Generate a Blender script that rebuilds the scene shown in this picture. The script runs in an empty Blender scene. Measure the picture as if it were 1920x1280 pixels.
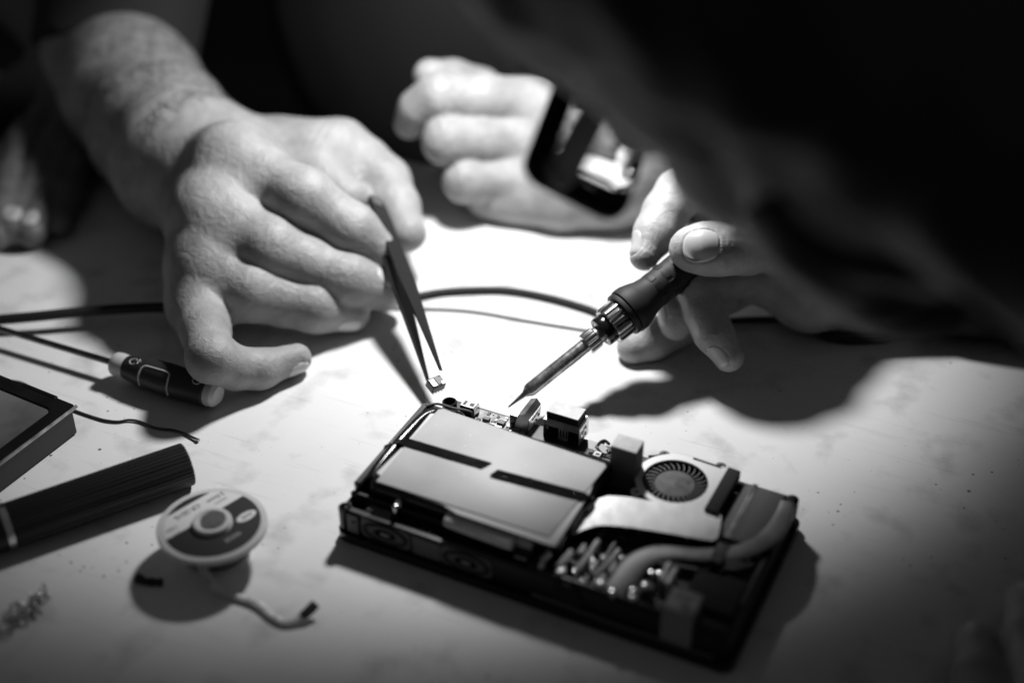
import bpy, bmesh, math, random
import numpy as np
from mathutils import Vector, Matrix

# ------------------------------------------------------------------ camera, light, exposure
# lengths below are written in millimetres and scaled by S to metres
S = 0.001
C = bpy.context.scene.collection
scene = bpy.context.scene
random.seed(7)
rng = np.random.default_rng(7)

CAM_H, PITCH, FPX = 390.0, math.radians(35.0), 50.0 / 36.0 * 1920.0
cam_data = bpy.data.cameras.new('camera')
cam_data.lens = 50.0
cam_data.sensor_width = 36.0
cam_data.clip_start = 0.01
cam_data.clip_end = 50.0
cam_data.dof.use_dof = True
cam_data.dof.focus_distance = 0.612
cam_data.dof.aperture_fstop = 2.8
cam_data.dof.aperture_blades = 0
cam = bpy.data.objects.new('camera', cam_data)
cam.location = (0, 0, CAM_H * S)
cam.rotation_euler = (math.radians(90) - PITCH, 0, 0)
C.objects.link(cam)
scene.camera = cam

world = bpy.data.worlds.new('World')
scene.world = world
world.use_nodes = True
bg = world.node_tree.nodes['Background']
bg.inputs['Color'].default_value = (1, 1, 1, 1)
bg.inputs['Strength'].default_value = 0.046

LAMP = (4.0, 634.0, 238.0)
ld = bpy.data.lights.new('desk_lamp_light', 'SPOT')
ld.energy = 4.5
ld.color = (1, 1, 1)
ld.shadow_soft_size = 0.018
ld.spot_size = math.radians(118)
ld.spot_blend = 0.3
lamp = bpy.data.objects.new('desk_lamp_light', ld)
lamp.location = Vector(LAMP) * S
lamp.rotation_euler = Vector((-23.0, 28.0, -238.0)).to_track_quat('-Z', 'Y').to_euler()
C.objects.link(lamp)

vs = scene.view_settings
vs.view_transform = 'Standard'
vs.look = 'None'
vs.exposure = 0.0
vs.gamma = 1.0
scene.cycles.max_bounces = 8
scene.cycles.use_denoising = True
scene.cycles.caustics_reflective = False
scene.cycles.caustics_refractive = False
scene.cycles.sample_clamp_indirect = 4.0

# ------------------------------------------------------------------ helpers
FW = np.array([0, math.cos(PITCH), -math.sin(PITCH)])
UP = np.array([0, math.sin(PITCH), math.cos(PITCH)])
RT = np.array([1.0, 0, 0])
EYE = np.array([0, 0, CAM_H])


def at(u, v, z=0.0):
    """place on the plane of height z (mm) seen at photo pixel u, v"""
    r = FW + (u - 960) / FPX * RT + (640 - v) / FPX * UP
    return EYE + (z - CAM_H) / r[2] * r


def pd(u, v, d):
    """place at photo pixel u, v and distance d (mm) along the view axis"""
    return EYE + d * (FW + (u - 960) / FPX * RT + (640 - v) / FPX * UP)


MW = {}


def tag(o, label=None, cat=None, group=None, kind=None):
    if label: o['label'] = label
    if cat: o['category'] = cat
    if group: o['group'] = group
    if kind: o['kind'] = kind
    return o


def empty(name, loc, rz=0.0, label=None, cat=None, group=None):
    o = bpy.data.objects.new(name, None)
    o.empty_display_size = 0.01
    o.location = Vector(loc) * S
    o.rotation_euler = (0, 0, rz)
    C.objects.link(o)
    MW[o.name] = Matrix.Translation(Vector(loc) * S) @ Matrix.Rotation(rz, 4, 'Z')
    return tag(o, label, cat, group)


def link(name, mesh, mat, parent=None, world=False):
    """world=True: mesh is in world millimetres-scaled space and is brought into the parent's space"""
    o = bpy.data.objects.new(name, mesh)
    if mat is not None and len(mesh.materials) == 0:
        mesh.materials.append(mat)
    C.objects.link(o)
    pm = MW[parent.name] if parent is not None else Matrix.Identity(4)
    if parent is not None:
        o.parent = parent
        if world:
            mesh.transform(pm.inverted())
    MW[o.name] = pm.copy()
    return o


def frame(origin, zdir, xhint=(1, 0, 0)):
    z = Vector(zdir).normalized()
    x = Vector(xhint)
    x = (x - x.dot(z) * z)
    if x.length < 1e-6:
        x = Vector((0, 1, 0)) - Vector((0, 1, 0)).dot(z) * z
    x.normalize()
    y = z.cross(x)
    m = Matrix((x, y, z)).transposed().to_4x4()
    m.translation = Vector(origin)
    return m


def catmull(pts, n=6):
    P = [np.array(p, float) for p in pts]
    P = [2 * P[0] - P[1]] + P + [2 * P[-1] - P[-2]]
    out = []
    for i in range(1, len(P) - 2):
        for k in range(n):
            t = k / n
            a, b, c, d = P[i - 1], P[i], P[i + 1], P[i + 2]
            out.append(.5 * (2 * b + (c - a) * t + (2 * a - 5 * b + 4 * c - d) * t * t + (3 * b - a - 3 * c + d) * t ** 3))
    out.append(P[-2])
    return out


class MB:
    def __init__(self):
        self.bm = bmesh.new()

    def _add(self, tmp, M=None):
        if M is not None:
            bmesh.ops.transform(tmp, matrix=M, verts=tmp.verts)
        me = bpy.data.meshes.new('t')
        tmp.to_mesh(me)
        tmp.free()
        self.bm.from_mesh(me)
        bpy.data.meshes.remove(me)
        return self

    def box(self, x0, x1, y0, y1, z0, z1, bev=0.0, M=None, seg=1, top=1.0):
        t = bmesh.new()
        bmesh.ops.create_cube(t, size=1)
        for v in t.verts:
            k = top if v.co.z > 0 else 1.0
            v.co = Vector(((x0 + x1) / 2 + v.co.x * (x1 - x0) * k, (y0 + y1) / 2 + v.co.y * (y1 - y0) * k, (z0 + z1) / 2 + v.co.z * (z1 - z0)))
        if bev > 0:
            bmesh.ops.bevel(t, geom=t.edges[:], offset=bev, segments=seg, profile=.5, affect='EDGES')
        return self._add(t, M)

    def prism(self, poly, z0, z1, bev=0.0, M=None, seg=2, holes=None):
        t = bmesh.new()
        vs_ = [t.verts.new((p[0], p[1], z0)) for p in poly]
        f = t.faces.new(vs_)
        r = bmesh.ops.extrude_face_region(t, geom=[f])
        for v in [g for g in r['geom'] if isinstance(g, bmesh.types.BMVert)]:
            v.co.z = z1
        bmesh.ops.recalc_face_normals(t, faces=t.faces[:])
        if bev > 0:
            es = [e for e in t.edges if abs(e.verts[0].co.z - e.verts[1].co.z) < 1e-6 and e.verts[0].co.z == max(z0, z1)]
            bmesh.ops.bevel(t, geom=es, offset=bev, segments=seg, profile=.5, affect='EDGES')
        return self._add(t, M)

    def ring(self, outer, inner, z0, z1, M=None):
        """a flat plate between two outlines with equal point counts"""
        t = bmesh.new()
        n = len(outer)
        L_ = [[t.verts.new((p[0], p[1], z)) for p in poly] for poly in (outer, inner) for z in (z0, z1)]
        o0, o1, i0, i1 = L_
        for k in range(n):
            j = (k + 1) % n
            t.faces.new((o0[k], o0[j], o1[j], o1[k]))
            t.faces.new((i0[j], i0[k], i1[k], i1[j]))
            t.faces.new((o1[k], o1[j], i1[j], i1[k]))
            t.faces.new((o0[j], o0[k], i0[k], i0[j]))
        bmesh.ops.recalc_face_normals(t, faces=t.faces[:])
        return self._add(t, M)

    def tube(self, pts, r, n=8, M=None, flat=1.0, up=None, cap=True):
        """flat: squash factor across the second axis; up keeps the strip's wide side level"""
        t = bmesh.new()
        P = [Vector(p) for p in pts]
        R = r if hasattr(r, '__len__') else [r] * len(P)
        rings = []
        ref = Vector(up) if up is not None else None
        prev = None
        for i, p in enumerate(P):
            d = (P[min(i + 1, len(P) - 1)] - P[max(i - 1, 0)]).normalized()
            if ref is not None:
                a = d.cross(ref).normalized()
            else:
                a = prev if prev is not None else (Vector((0, 0, 1)) if abs(d.z) < .9 else Vector((1, 0, 0)))
                a = (a - a.dot(d) * d).normalized()
            prev = a
            b = d.cross(a)
            rings.append([t.verts.new(p + (a * math.cos(2 * math.pi * k / n) + b * math.sin(2 * math.pi * k / n) * flat) * R[i]) for k in range(n)])
        for A, B in zip(rings, rings[1:]):
            for k in range(n):
                t.faces.new((A[k], A[(k + 1) % n], B[(k + 1) % n], B[k]))
        if cap:
            t.faces.new(rings[0][::-1])
            t.faces.new(rings[-1])
        bmesh.ops.recalc_face_normals(t, faces=t.faces[:])
        return self._add(t, M)

    def lathe(self, prof, n=32, M=None, closed=False, flute=None):
        """prof: (radius, height) pairs; flute=(count, depth) modulates radii"""
        t = bmesh.new()
        rings = []
        for r, h in prof:
            if r <= 1e-6:
                rings.append([t.verts.new((0, 0, h))])
            else:
                ring = []
                for k in range(n):
                    a = 2 * math.pi * k / n
                    rr = r
                    if flute:
                        rr = r - flute[1] * (1 if (k * 2 * flute[0] // n) % 2 else 0)
                    ring.append(t.verts.new((rr * math.cos(a), rr * math.sin(a), h)))
                rings.append(ring)
        pairs = list(zip(rings, rings[1:]))
        if closed:
            pairs.append((rings[-1], rings[0]))
        for A, B in pairs:
            for k in range(n):
                j = (k + 1) % n
                if len(A) == 1 and len(B) == 1:
                    continue
                if len(A) == 1:
                    t.faces.new((A[0], B[j], B[k]))
                elif len(B) == 1:
                    t.faces.new((A[k], A[j], B[0]))
                else:
                    t.faces.new((A[k], A[j], B[j], B[k]))
        bmesh.ops.recalc_face_normals(t, faces=t.faces[:])
        return self._add(t, M)

    def mesh(self, name, smooth=35.0):
        me = bpy.data.meshes.new(name)
        bmesh.ops.scale(self.bm, vec=(S, S, S), verts=self.bm.verts)
        self.bm.to_mesh(me)
        self.bm.free()
        if smooth and len(me.polygons):
            me.polygons.foreach_set('use_smooth', [True] * len(me.polygons))
            me.set_sharp_from_angle(angle=math.radians(smooth))
        return me

    def build(self, name, mat, parent=None, world=False, smooth=35.0, kind=None):
        o = link(name, self.mesh(name, smooth), mat, parent, world)
        if kind:
            o['kind'] = kind
        return o


def dup(o, parent, M, name=None):
    """copy of a part; M is its transform in the parent's space (mm)"""
    c = o.copy()
    C.objects.link(c)
    c.parent = parent
    m = M.copy()
    m.translation = m.translation * S
    c.matrix_local = m
    return c


def text_mesh(body, size, bold=0.0):
    cu = bpy.data.curves.new('t', 'FONT')
    cu.body = body
    cu.size = size
    cu.align_x = 'CENTER'
    cu.align_y = 'CENTER'
    cu.offset = bold
    cu.resolution_u = 3
    o = bpy.data.objects.new('t', cu)
    C.objects.link(o)
    dg = bpy.context.evaluated_depsgraph_get()
    me = bpy.data.meshes.new_from_object(o.evaluated_get(dg))
    bpy.data.objects.remove(o)
    bpy.data.curves.remove(cu)
    return me


def text(name, body, size, M, mat, parent, world=False, bold=0.0):
    me = text_mesh(body, size, bold)
    me.transform(M)
    me.transform(Matrix.Scale(S, 4))
    me.materials.clear()
    return link(name, me, mat, parent, world)


def rrect(x0, x1, y0, y1, r, n=5):
    out = []
    for cx, cy, a0 in ((x1 - r, y1 - r, 0), (x0 + r, y1 - r, 90), (x0 + r, y0 + r, 180), (x1 - r, y0 + r, 270)):
        for k in range(n + 1):
            a = math.radians(a0 + 90 * k / n)
            out.append((cx + r * math.cos(a), cy + r * math.sin(a)))
    return out


# ------------------------------------------------------------------ materials (greys: the photograph is black and white)
MATS = {}


def mat(name, base, rough=.5, metal=0.0, bump=None, var=None, coat=0.0, aniso=None, spec=.5, sss=0.0, trans=0.0, ior=1.5):
    m = bpy.data.materials.new(name)
    m.use_nodes = True
    nt = m.node_tree
    b = nt.nodes['Principled BSDF']
    b.inputs['Base Color'].default_value = (base, base, base, 1)
    b.inputs['Roughness'].default_value = rough
    b.inputs['Metallic'].default_value = metal
    b.inputs['Specular IOR Level'].default_value = spec
    b.inputs['Coat Weight'].default_value = coat
    b.inputs['Coat Roughness'].default_value = .15
    b.inputs['Transmission Weight'].default_value = trans
    b.inputs['IOR'].default_value = ior
    if sss:
        b.inputs['Subsurface Weight'].default_value = sss
        b.inputs['Subsurface Radius'].default_value = (1, 1, 1)
        b.inputs['Subsurface Scale'].default_value = .0025
    tc = nt.nodes.new('ShaderNodeTexCoord')
    if var:
        nz = nt.nodes.new('ShaderNodeTexNoise')
        nz.inputs['Scale'].default_value = var[0]
        nz.inputs['Detail'].default_value = 5
        nt.links.new(tc.outputs['Object'], nz.inputs['Vector'])
        mr = nt.nodes.new('ShaderNodeMapRange')
        mr.inputs['From Min'].default_value = .3
        mr.inputs['From Max'].default_value = .7
        mr.inputs['To Min'].default_value = base * (1 - var[1])
        mr.inputs['To Max'].default_value = min(1, base * (1 + var[1]))
        nt.links.new(nz.outputs['Fac'], mr.inputs['Value'])
        nt.links.new(mr.outputs['Result'], b.inputs['Base Color'])
        if len(var) > 2:
            m2 = nt.nodes.new('ShaderNodeMapRange')
            m2.inputs['To Min'].default_value = max(.02, rough - var[2])
            m2.inputs['To Max'].default_value = min(1, rough + var[2])
            nt.links.new(nz.outputs['Fac'], m2.inputs['Value'])
            nt.links.new(m2.outputs['Result'], b.inputs['Roughness'])
    if bump:
        n2 = nt.nodes.new('ShaderNodeTexNoise')
        n2.inputs['Scale'].default_value = bump[0]
        n2.inputs['Detail'].default_value = 4
        nt.links.new(tc.outputs['Object'], n2.inputs['Vector'])
        bp = nt.nodes.new('ShaderNodeBump')
        bp.inputs['Strength'].default_value = bump[1]
        bp.inputs['Distance'].default_value = bump[2] * S if len(bump) > 2 else .0003
        nt.links.new(n2.outputs['Fac'], bp.inputs['Height'])
        nt.links.new(bp.outputs['Normal'], b.inputs['Normal'])
    MATS[name] = m
    return m


def skin_mat(name, base):
    m = mat(name, base, .48, var=(90, .16, .1), sss=.12, spec=.4)
    nt = m.node_tree
    b = nt.nodes['Principled BSDF']
    tc = nt.nodes.new('ShaderNodeTexCoord')
    vo = nt.nodes.new('ShaderNodeTexVoronoi')
    vo.feature = 'DISTANCE_TO_EDGE'
    vo.inputs['Scale'].default_value = 1100
    nz = nt.nodes.new('ShaderNodeTexNoise')
    nz.inputs['Scale'].default_value = 420
    nz.inputs['Detail'].default_value = 5
    for n in (vo, nz):
        nt.links.new(tc.outputs['Object'], n.inputs['Vector'])
    cr = nt.nodes.new('ShaderNodeTexNoise')
    cr.inputs['Scale'].default_value = 170
    cr.inputs['Detail'].default_value = 6
    cr.inputs['Roughness'].default_value = .62
    cr.inputs['Distortion'].default_value = .8
    nt.links.new(tc.outputs['Object'], cr.inputs['Vector'])
    b2 = nt.nodes.new('ShaderNodeBump')
    b2.inputs['Strength'].default_value = .5
    b2.inputs['Distance'].default_value = .0019
    nt.links.new(cr.outputs['Fac'], b2.inputs['Height'])
    ad = nt.nodes.new('ShaderNodeMath')
    ad.operation = 'MULTIPLY_ADD'
    ad.inputs[1].default_value = .55
    nt.links.new(vo.outputs['Distance'], ad.inputs[0])
    nt.links.new(nz.outputs['Fac'], ad.inputs[2])
    bp = nt.nodes.new('ShaderNodeBump')
    bp.inputs['Strength'].default_value = .38
    bp.inputs['Distance'].default_value = .00045
    nt.links.new(b2.outputs['Normal'], bp.inputs['Normal'])
    nt.links.new(ad.outputs[0], bp.inputs['Height'])
    nt.links.new(bp.outputs['Normal'], b.inputs['Normal'])
    return m


def table_mat():
    m = mat('worn_white_laminate', .78, .48, spec=.35)
    nt = m.node_tree
    b = nt.nodes['Principled BSDF']
    tc = nt.nodes.new('ShaderNodeTexCoord')
    L_ = nt.links.new

    def noise(scale, detail=4, vec=None):
        n = nt.nodes.new('ShaderNodeTexNoise')
        n.inputs['Scale'].default_value = scale
        n.inputs['Detail'].default_value = detail
        L_(vec if vec is not None else tc.outputs['Object'], n.inputs['Vector'])
        return n.outputs['Fac']

    def rng_(src, a, b_, c, d):
        r = nt.nodes.new('ShaderNodeMapRange')
        for k, v in zip(('From Min', 'From Max', 'To Min', 'To Max'), (a, b_, c, d)):
            r.inputs[k].default_value = v
        L_(src, r.inputs['Value'])
        return r.outputs['Result']

    def mul(x, y):
        q = nt.nodes.new('ShaderNodeMath')
        q.operation = 'MULTIPLY'
        L_(x, q.inputs[0])
        L_(y, q.inputs[1])
        return q.outputs[0]

    # fine dark specks, thicker in some patches
    vo = nt.nodes.new('ShaderNodeTexVoronoi')
    vo.inputs['Scale'].default_value = 300
    L_(tc.outputs['Object'], vo.inputs['Vector'])
    sep = nt.nodes.new('ShaderNodeSeparateColor')
    L_(vo.outputs['Color'], sep.inputs['Color'])
    size = rng_(sep.outputs['Red'], .5, 1.0, .0, .26)
    patch = rng_(noise(22, 3), .48, .68, .25, 1.0)
    lim = mul(size, patch)
    lt = nt.nodes.new('ShaderNodeMath')
    lt.operation = 'SUBTRACT'
    L_(vo.outputs['Distance'], lt.inputs[0])
    L_(lim, lt.inputs[1])
    speck = rng_(lt.outputs[0], -.03, .03, .22, 1.0)
    smear = rng_(noise(9, 6), .35, .72, .90, 1.04)
    mp = nt.nodes.new('ShaderNodeMapping')
    mp.inputs['Rotation'].default_value = (0, 0, .4)
    mp.inputs['Scale'].default_value = (18, 260, 1)
    L_(tc.outputs['Object'], mp.inputs['Vector'])
    scr = rng_(noise(1.0, 2, mp.outputs['Vector']), .62, .78, 1.0, .86)
    grime = rng_(noise(48, 7), .54, .74, 1.0, .70)
    tot = mul(mul(mul(speck, smear), scr), grime)
    base = nt.nodes.new('ShaderNodeMath')
    base.operation = 'MULTIPLY'
    base.inputs[1].default_value = .76
    L_(tot, base.inputs[0])
    L_(base.outputs[0], b.inputs['Base Color'])
    bp = nt.nodes.new('ShaderNodeBump')
    bp.inputs['Strength'].default_value = .12
    bp.inputs['Distance'].default_value = .0004
    L_(noise(500, 3), bp.inputs['Height'])
    L_(bp.outputs['Normal'], b.inputs['Normal'])
    return m


SKIN = skin_mat('skin', .37)
SKIN_TAN = skin_mat('skin_tanned', .28)
SKIN_SHADED = skin_mat('skin_shaded', .11)  # skin darkened so the third hand looks shaded by the forearm
NAIL = mat('finger_nail', .46, .28, spec=.6, bump=(260, .15, .2))
TABLE = table_mat()
BLACK = mat('black_plastic', .012, .38, bump=(900, .15, .15), var=(60, .3, .1))
GLOSS = mat('glossy_black_plastic', .008, .18, var=(70, .3, .08), bump=(160, .25, .3))
RUBBER = mat('black_rubber', .016, .6, spec=.35, bump=(700, .2, .15))
GREYPL = mat('dark_grey_plastic', .11, .5, bump=(700, .15, .1))
PCB = mat('circuit_board_black', .022, .4, var=(240, .5, .1))
PCBW = mat('circuit_board_pale', .30, .45, var=(500, .6, .1))
CHROME = mat('bright_metal', .72, .24, 1.0, var=(160, .14, .08), bump=(350, .2, .2))
STEEL = mat('dull_steel', .42, .36, 1.0, var=(180, .3, .12), bump=(420, .2, .2))
DARKMETAL = mat('dark_metal', .16, .32, 1.0, var=(200, .3, .1))
GOLD = mat('worn_brass', .5, .3, 1.0, var=(150, .35, .1))
COPPER = mat('dark_copper', .34, .5, .2, var=(60, .25, .1), bump=(120, .12, .4))
FOIL = mat('grey_battery_foil', .50, .48, 0.0, var=(45, .10, .08), bump=(60, .1, .4), spec=.35)
WHITE = mat('white_plastic', .75, .45)
PAPER = mat('white_label_print', .72, .5)
INK = mat('black_print', .015, .5)
LABELDARK = mat('dark_label_print', .022, .42)
LABELGREY = mat('grey_label_print', .10, .42)
TRANSL = mat('milky_plastic', .62, .3, sss=.4, spec=.5)
ALU = mat('aluminium_tape', .88, .48, .1, var=(55, .14, .1), bump=(70, .45, .9))
TAPE = mat('black_adhesive_tape', .010, .06, spec=.5, var=(60, .4, .02))
FOAM = mat('black_foam', .022, .85, bump=(1500, .5, .2))
FOAMGREY = mat('grey_foam', .09, .8, bump=(1200, .5, .2))
FOAMTOP = mat('pale_adhesive_top', .62, .6, var=(300, .12), bump=(500, .4, .2))
CLOTH = mat('black_cotton', .007, .9, bump=(300, .4, .5))
CLOTHGREY = mat('charcoal_cloth', .05, .9, bump=(200, .4, .5))
FRAMEMAT = mat('matt_black_acetate', .008, .6, spec=.12)
HAIR = mat('dark_hair', .01, .55)
BRAID = mat('tinned_braid', .58, .5, .2, bump=(900, .8, .5), var=(260, .3))
SOLDER = mat('solder', .8, .2, 1.0)
BRIGHT = mat('bright_tinned_part', .85, .3, .55)
PORT = mat('port_metal', .62, .36, .5, var=(200, .25, .1))
WINDOW = mat('smoked_clear_plastic', .13, .07, spec=.7, coat=.5, var=(25, .5))
HANDLE = mat('screwdriver_black_rubber', .014, .5)
PALE = mat('screwdriver_pale_plastic', .48, .42)
FLOOR = mat('dark_floor', .06, .7, var=(4, .4))
WALLM = mat('dark_wall', .05, .8, var=(3, .3))
# ------------------------------------------------------------------ signed-distance bodies (continuous skin surfaces)
f32 = np.float32


def cone(p, a, b, ra, rb):
    a = np.asarray(a, f32); ab = np.asarray(b, f32) - a
    pa = p - a
    t = np.clip((pa @ ab) / max(float(ab @ ab), 1e-9), 0, 1)
    q = pa - t[:, None] * ab
    return np.sqrt(np.einsum('ij,ij->i', q, q)) - (ra + t * (rb - ra))


def smin(a, b, k):
    h = np.maximum(k - np.abs(a - b), 0) / k
    return np.minimum(a, b) - h * h * k * .25


def ell(p, c, r, R=None):
    q = p - np.asarray(c, f32)
    if R is not None:
        q = q @ np.asarray(R, f32)      # columns of R are the local axes
    r = np.asarray(r, f32)
    k0 = np.sqrt(((q / r) ** 2).sum(1))
    k1 = np.sqrt(((q / (r * r)) ** 2).sum(1))
    return k0 * (k0 - 1) / np.maximum(k1, 1e-6)


def chain(p, J, k=4.0):
    """J: list of (xyz, radius)"""
    d = None
    for (a, ra), (b, rb) in zip(J, J[1:]):
        e = cone(p, a, b, ra, rb)
        d = e if d is None else smin(d, e, k)
    return d


def evalp(fn, P, chunk=400000):
    P = P.astype(f32)
    return np.concatenate([fn(P[i:i + chunk]) for i in range(0, len(P), chunk)]) if len(P) else np.zeros(0, f32)


def sdf_mesh(fn, lo, hi, h, c=6):
    lo = np.array(lo, float); hi = np.array(hi, float)
    m = np.maximum(1, np.ceil((hi - lo) / (h * c)).astype(int))
    n = m * c + 1
    gc = [lo[i] + np.arange(m[i] + 1) * h * c for i in range(3)]
    G = np.stack(np.meshgrid(*gc, indexing='ij'), -1).reshape(-1, 3)
    dc = evalp(fn, G).reshape(m + 1)
    ab = np.abs(dc)
    near = np.minimum.reduce([ab[i:i + m[0], j:j + m[1], k:k + m[2]] for i in (0, 1) for j in (0, 1) for k in (0, 1)]) < h * c * 1.35
    V = np.repeat(np.repeat(np.repeat(np.where(dc[:-1, :-1, :-1] < 0, -9., 9.).astype(f32), c, 0), c, 1), c, 2)
    V = np.pad(V, ((0, 1),) * 3, mode='edge')
    mask = np.zeros(n, bool)
    for i, j, k in np.argwhere(near):
        mask[i * c:i * c + c + 1, j * c:j * c + c + 1, k * c:k * c + c + 1] = True
    idx = np.argwhere(mask)
    V[mask] = evalp(fn, lo + idx * h)
    s = V < 0
    cnt = sum(s[i:n[0] - 1 + i, j:n[1] - 1 + j, k:n[2] - 1 + k].astype(np.int8) for i in (0, 1) for j in (0, 1) for k in (0, 1))
    act = (cnt > 0) & (cnt < 8)
    ids = np.full(act.shape, -1, np.int64)
    ijk = np.argwhere(act)
    ids[act] = np.arange(len(ijk))
    acc = np.zeros((len(ijk), 3)); num = np.zeros(len(ijk))
    cor = [(i, j, k) for i in (0, 1) for j in (0, 1) for k in (0, 1)]
    for a in cor:
        for ax in range(3):
            if a[ax]:
                continue
            b = list(a); b[ax] = 1
            A = V[ijk[:, 0] + a[0], ijk[:, 1] + a[1], ijk[:, 2] + a[2]]
            B = V[ijk[:, 0] + b[0], ijk[:, 1] + b[1], ijk[:, 2] + b[2]]
            x = (A < 0) != (B < 0)
            t = np.where(x, A / np.where(x, A - B, 1), 0)
            q = np.tile(np.array(a, float), (len(ijk), 1))
            q[:, ax] += t
            acc += q * x[:, None]; num += x
    verts = lo + (ijk + acc / num[:, None]) * h
    faces = []
    for ax in range(3):
        u, v = (ax + 1) % 3, (ax + 2) % 3
        sl0 = [slice(None)] * 3; sl1 = [slice(None)] * 3
        sl0[ax] = slice(0, -1); sl1[ax] = slice(1, None)
        e = np.argwhere(s[tuple(sl0)] != s[tuple(sl1)])
        ok = (e[:, u] > 0) & (e[:, v] > 0) & (e[:, u] < n[u] - 1) & (e[:, v] < n[v] - 1)
        e = e[ok]
        ins = s[e[:, 0], e[:, 1], e[:, 2]]
        qs = []
        for du, dv in ((-1, -1), (0, -1), (0, 0), (-1, 0)):
            w = e.copy(); w[:, u] += du; w[:, v] += dv
            qs.append(ids[w[:, 0], w[:, 1], w[:, 2]])
        q = np.stack(qs, 1)
        q[~ins] = q[~ins][:, ::-1]
        faces.append(q)
    faces = np.concatenate(faces)
    faces = faces[(faces >= 0).all(1)]
    for _ in range(2):                                    # settle the vertices on the surface
        d = evalp(fn, verts)
        e = .3 * h
        g = np.stack([evalp(fn, verts + np.eye(3)[i] * e) - evalp(fn, verts - np.eye(3)[i] * e) for i in range(3)], 1) / (2 * e)
        st = d[:, None] * g / np.maximum((g * g).sum(1), .2)[:, None]
        ln = np.linalg.norm(st, axis=1, keepdims=True)
        verts = verts - st * np.minimum(1, .6 * h / np.maximum(ln, 1e-9))
    return verts, faces


def to_mesh(name, pieces):
    vs_, fs, o = [], [], 0
    for v, f in pieces:
        vs_.append(v); fs.append(f + o); o += len(v)
    v = np.concatenate(vs_) * S
    f = np.concatenate(fs)
    me = bpy.data.meshes.new(name)
    me.vertices.add(len(v)); me.vertices.foreach_set('co', v.astype(f32).ravel())
    me.loops.add(f.size); me.loops.foreach_set('vertex_index', f.astype(np.int32).ravel())
    me.polygons.add(len(f))
    me.polygons.foreach_set('loop_start', np.arange(0, f.size, 4, dtype=np.int32))
    me.update(calc_edges=True)
    me.validate()
    me.polygons.foreach_set('use_smooth', [True] * len(me.polygons))
    return me


def unit(v):
    v = np.asarray(v, float)
    return v / np.linalg.norm(v)


def wrinkle(p, J, t, n, amp, lam, sig):
    """fine folds across a joint: J centre, t along the limb, n the side that folds"""
    q = p - np.asarray(J, f32)
    s = q @ np.asarray(unit(t), f32)
    r2 = np.einsum('ij,ij->i', q, q)
    side = np.clip((q @ np.asarray(unit(n), f32)) / 6.0, 0, 1)
    s = s + .35 * np.sin(r2 * .05)
    amp = amp * (.75 + .6 * np.sin(p[:, 2] * .9 + 1.7 * np.sin(p[:, 0] * .8)))
    return amp * np.cos(2 * math.pi * s / lam) * np.exp(-(s / sig) ** 2) * side * (r2 < 900)


def nail_dent(p, N):
    c, l, n, hw, hl = N[:5]
    l = unit(l); n = unit(n); n = unit(n - (n @ l) * l); w = np.cross(n, l)
    q = p - np.asarray(c, f32)
    x = q @ np.asarray(w, f32); y = q @ np.asarray(l, f32); z = q @ np.asarray(n, f32)
    e = (np.abs(x) / hw) ** 2.6 + (np.abs(y) / hl) ** 2.6
    return np.where(np.abs(z) < 6, .55 * np.clip((1.25 - e) / .3, 0, 1), 0)


def nail(fn, N, parent, name='finger_nail', label=None, m=None):
    """a curved plate that follows the finger tip; N = (centre, length dir, outward dir, half width, half length)"""
    c, l, n, hw, hl = N[:5]
    l = unit(l); n = unit(n); n = unit(n - (n @ l) * l); w = np.cross(n, l)
    nr, na = 7, 28
    pts, rad = [c], [0.0]
    for i in range(1, nr + 1):
        for k in range(na):
            a = 2 * math.pi * k / na
            r = i / nr
            ca, sa = math.cos(a), math.sin(a)
            ex = 2.5
            pts.append(c + w * hw * r * np.sign(ca) * abs(ca) ** (2 / ex) + l * hl * r * np.sign(sa) * abs(sa) ** (2 / ex))
            rad.append(r)
    P = np.array(pts); rad = np.array(rad)
    # march down on to the finger
    X = P + n * 9
    for _ in range(40):
        X = X - n * np.clip(evalp(fn, X), -1, 3)[:, None] * .7
    # keep the plate from diving over the side
    dep = (X - P) @ n
    dep = np.maximum(dep, dep[0] - .55 * hw)
    lens = .38 - .30 * rad ** 3
    top = P + n * (dep + lens)[:, None]
    bot = top[-na:] - n * 1.3
    V = np.concatenate([top, bot]) * S
    F = []
    for k in range(na):
        F.append((0, 1 + k, 1 + (k + 1) % na))
    for i in range(nr - 1):
        for k in range(na):
            a = 1 + i * na; b = a + na; j = (k + 1) % na
            F.append((a + k, b + k, b + j, a + j))
    a = 1 + (nr - 1) * na; b = len(top)
    for k in range(na):
        j = (k + 1) % na
        F.append((a + k, b + k, b + j, a + j))
    me = bpy.data.meshes.new(name)
    me.from_pydata([tuple(v) for v in V], [], F)
    me.update()
    me.polygons.foreach_set('use_smooth', [True] * len(me.polygons))
    o = link(name, me, m or NAIL, parent, True)
    if label:
        o['label'] = label
    return o
# ------------------------------------------------------------------ the setting
m = MB(); m.box(-3000, 3000, -1500, 4500, -760, -740)
m.build('floor', FLOOR, kind='structure')
m = MB(); m.box(-3000, 3000, 2600, 2650, -738, 1600)
m.build('wall', WALLM, kind='structure')
EDGE = at(0, 135), at(830, 315)
e_dir = unit(EDGE[1] - EDGE[0])
tz = math.atan2(e_dir[1], e_dir[0])
tab = empty('work_table', (EDGE[0][0], EDGE[0][1], 0), tz, 'white laminate work table top, scuffed and speckled, under all the tools', 'table')
m = MB(); m.box(-900, 1100, -485, 0, -26, 0, bev=1.5, seg=2)
m.build('table_top', TABLE, tab)
for x in (-820, 1020):
    for y in (-430, -55):
        m = MB(); m.box(x - 22, x + 22, y - 22, y + 22, -739, -26.2, bev=2)
        m.build('table_leg', STEEL, tab)

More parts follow.
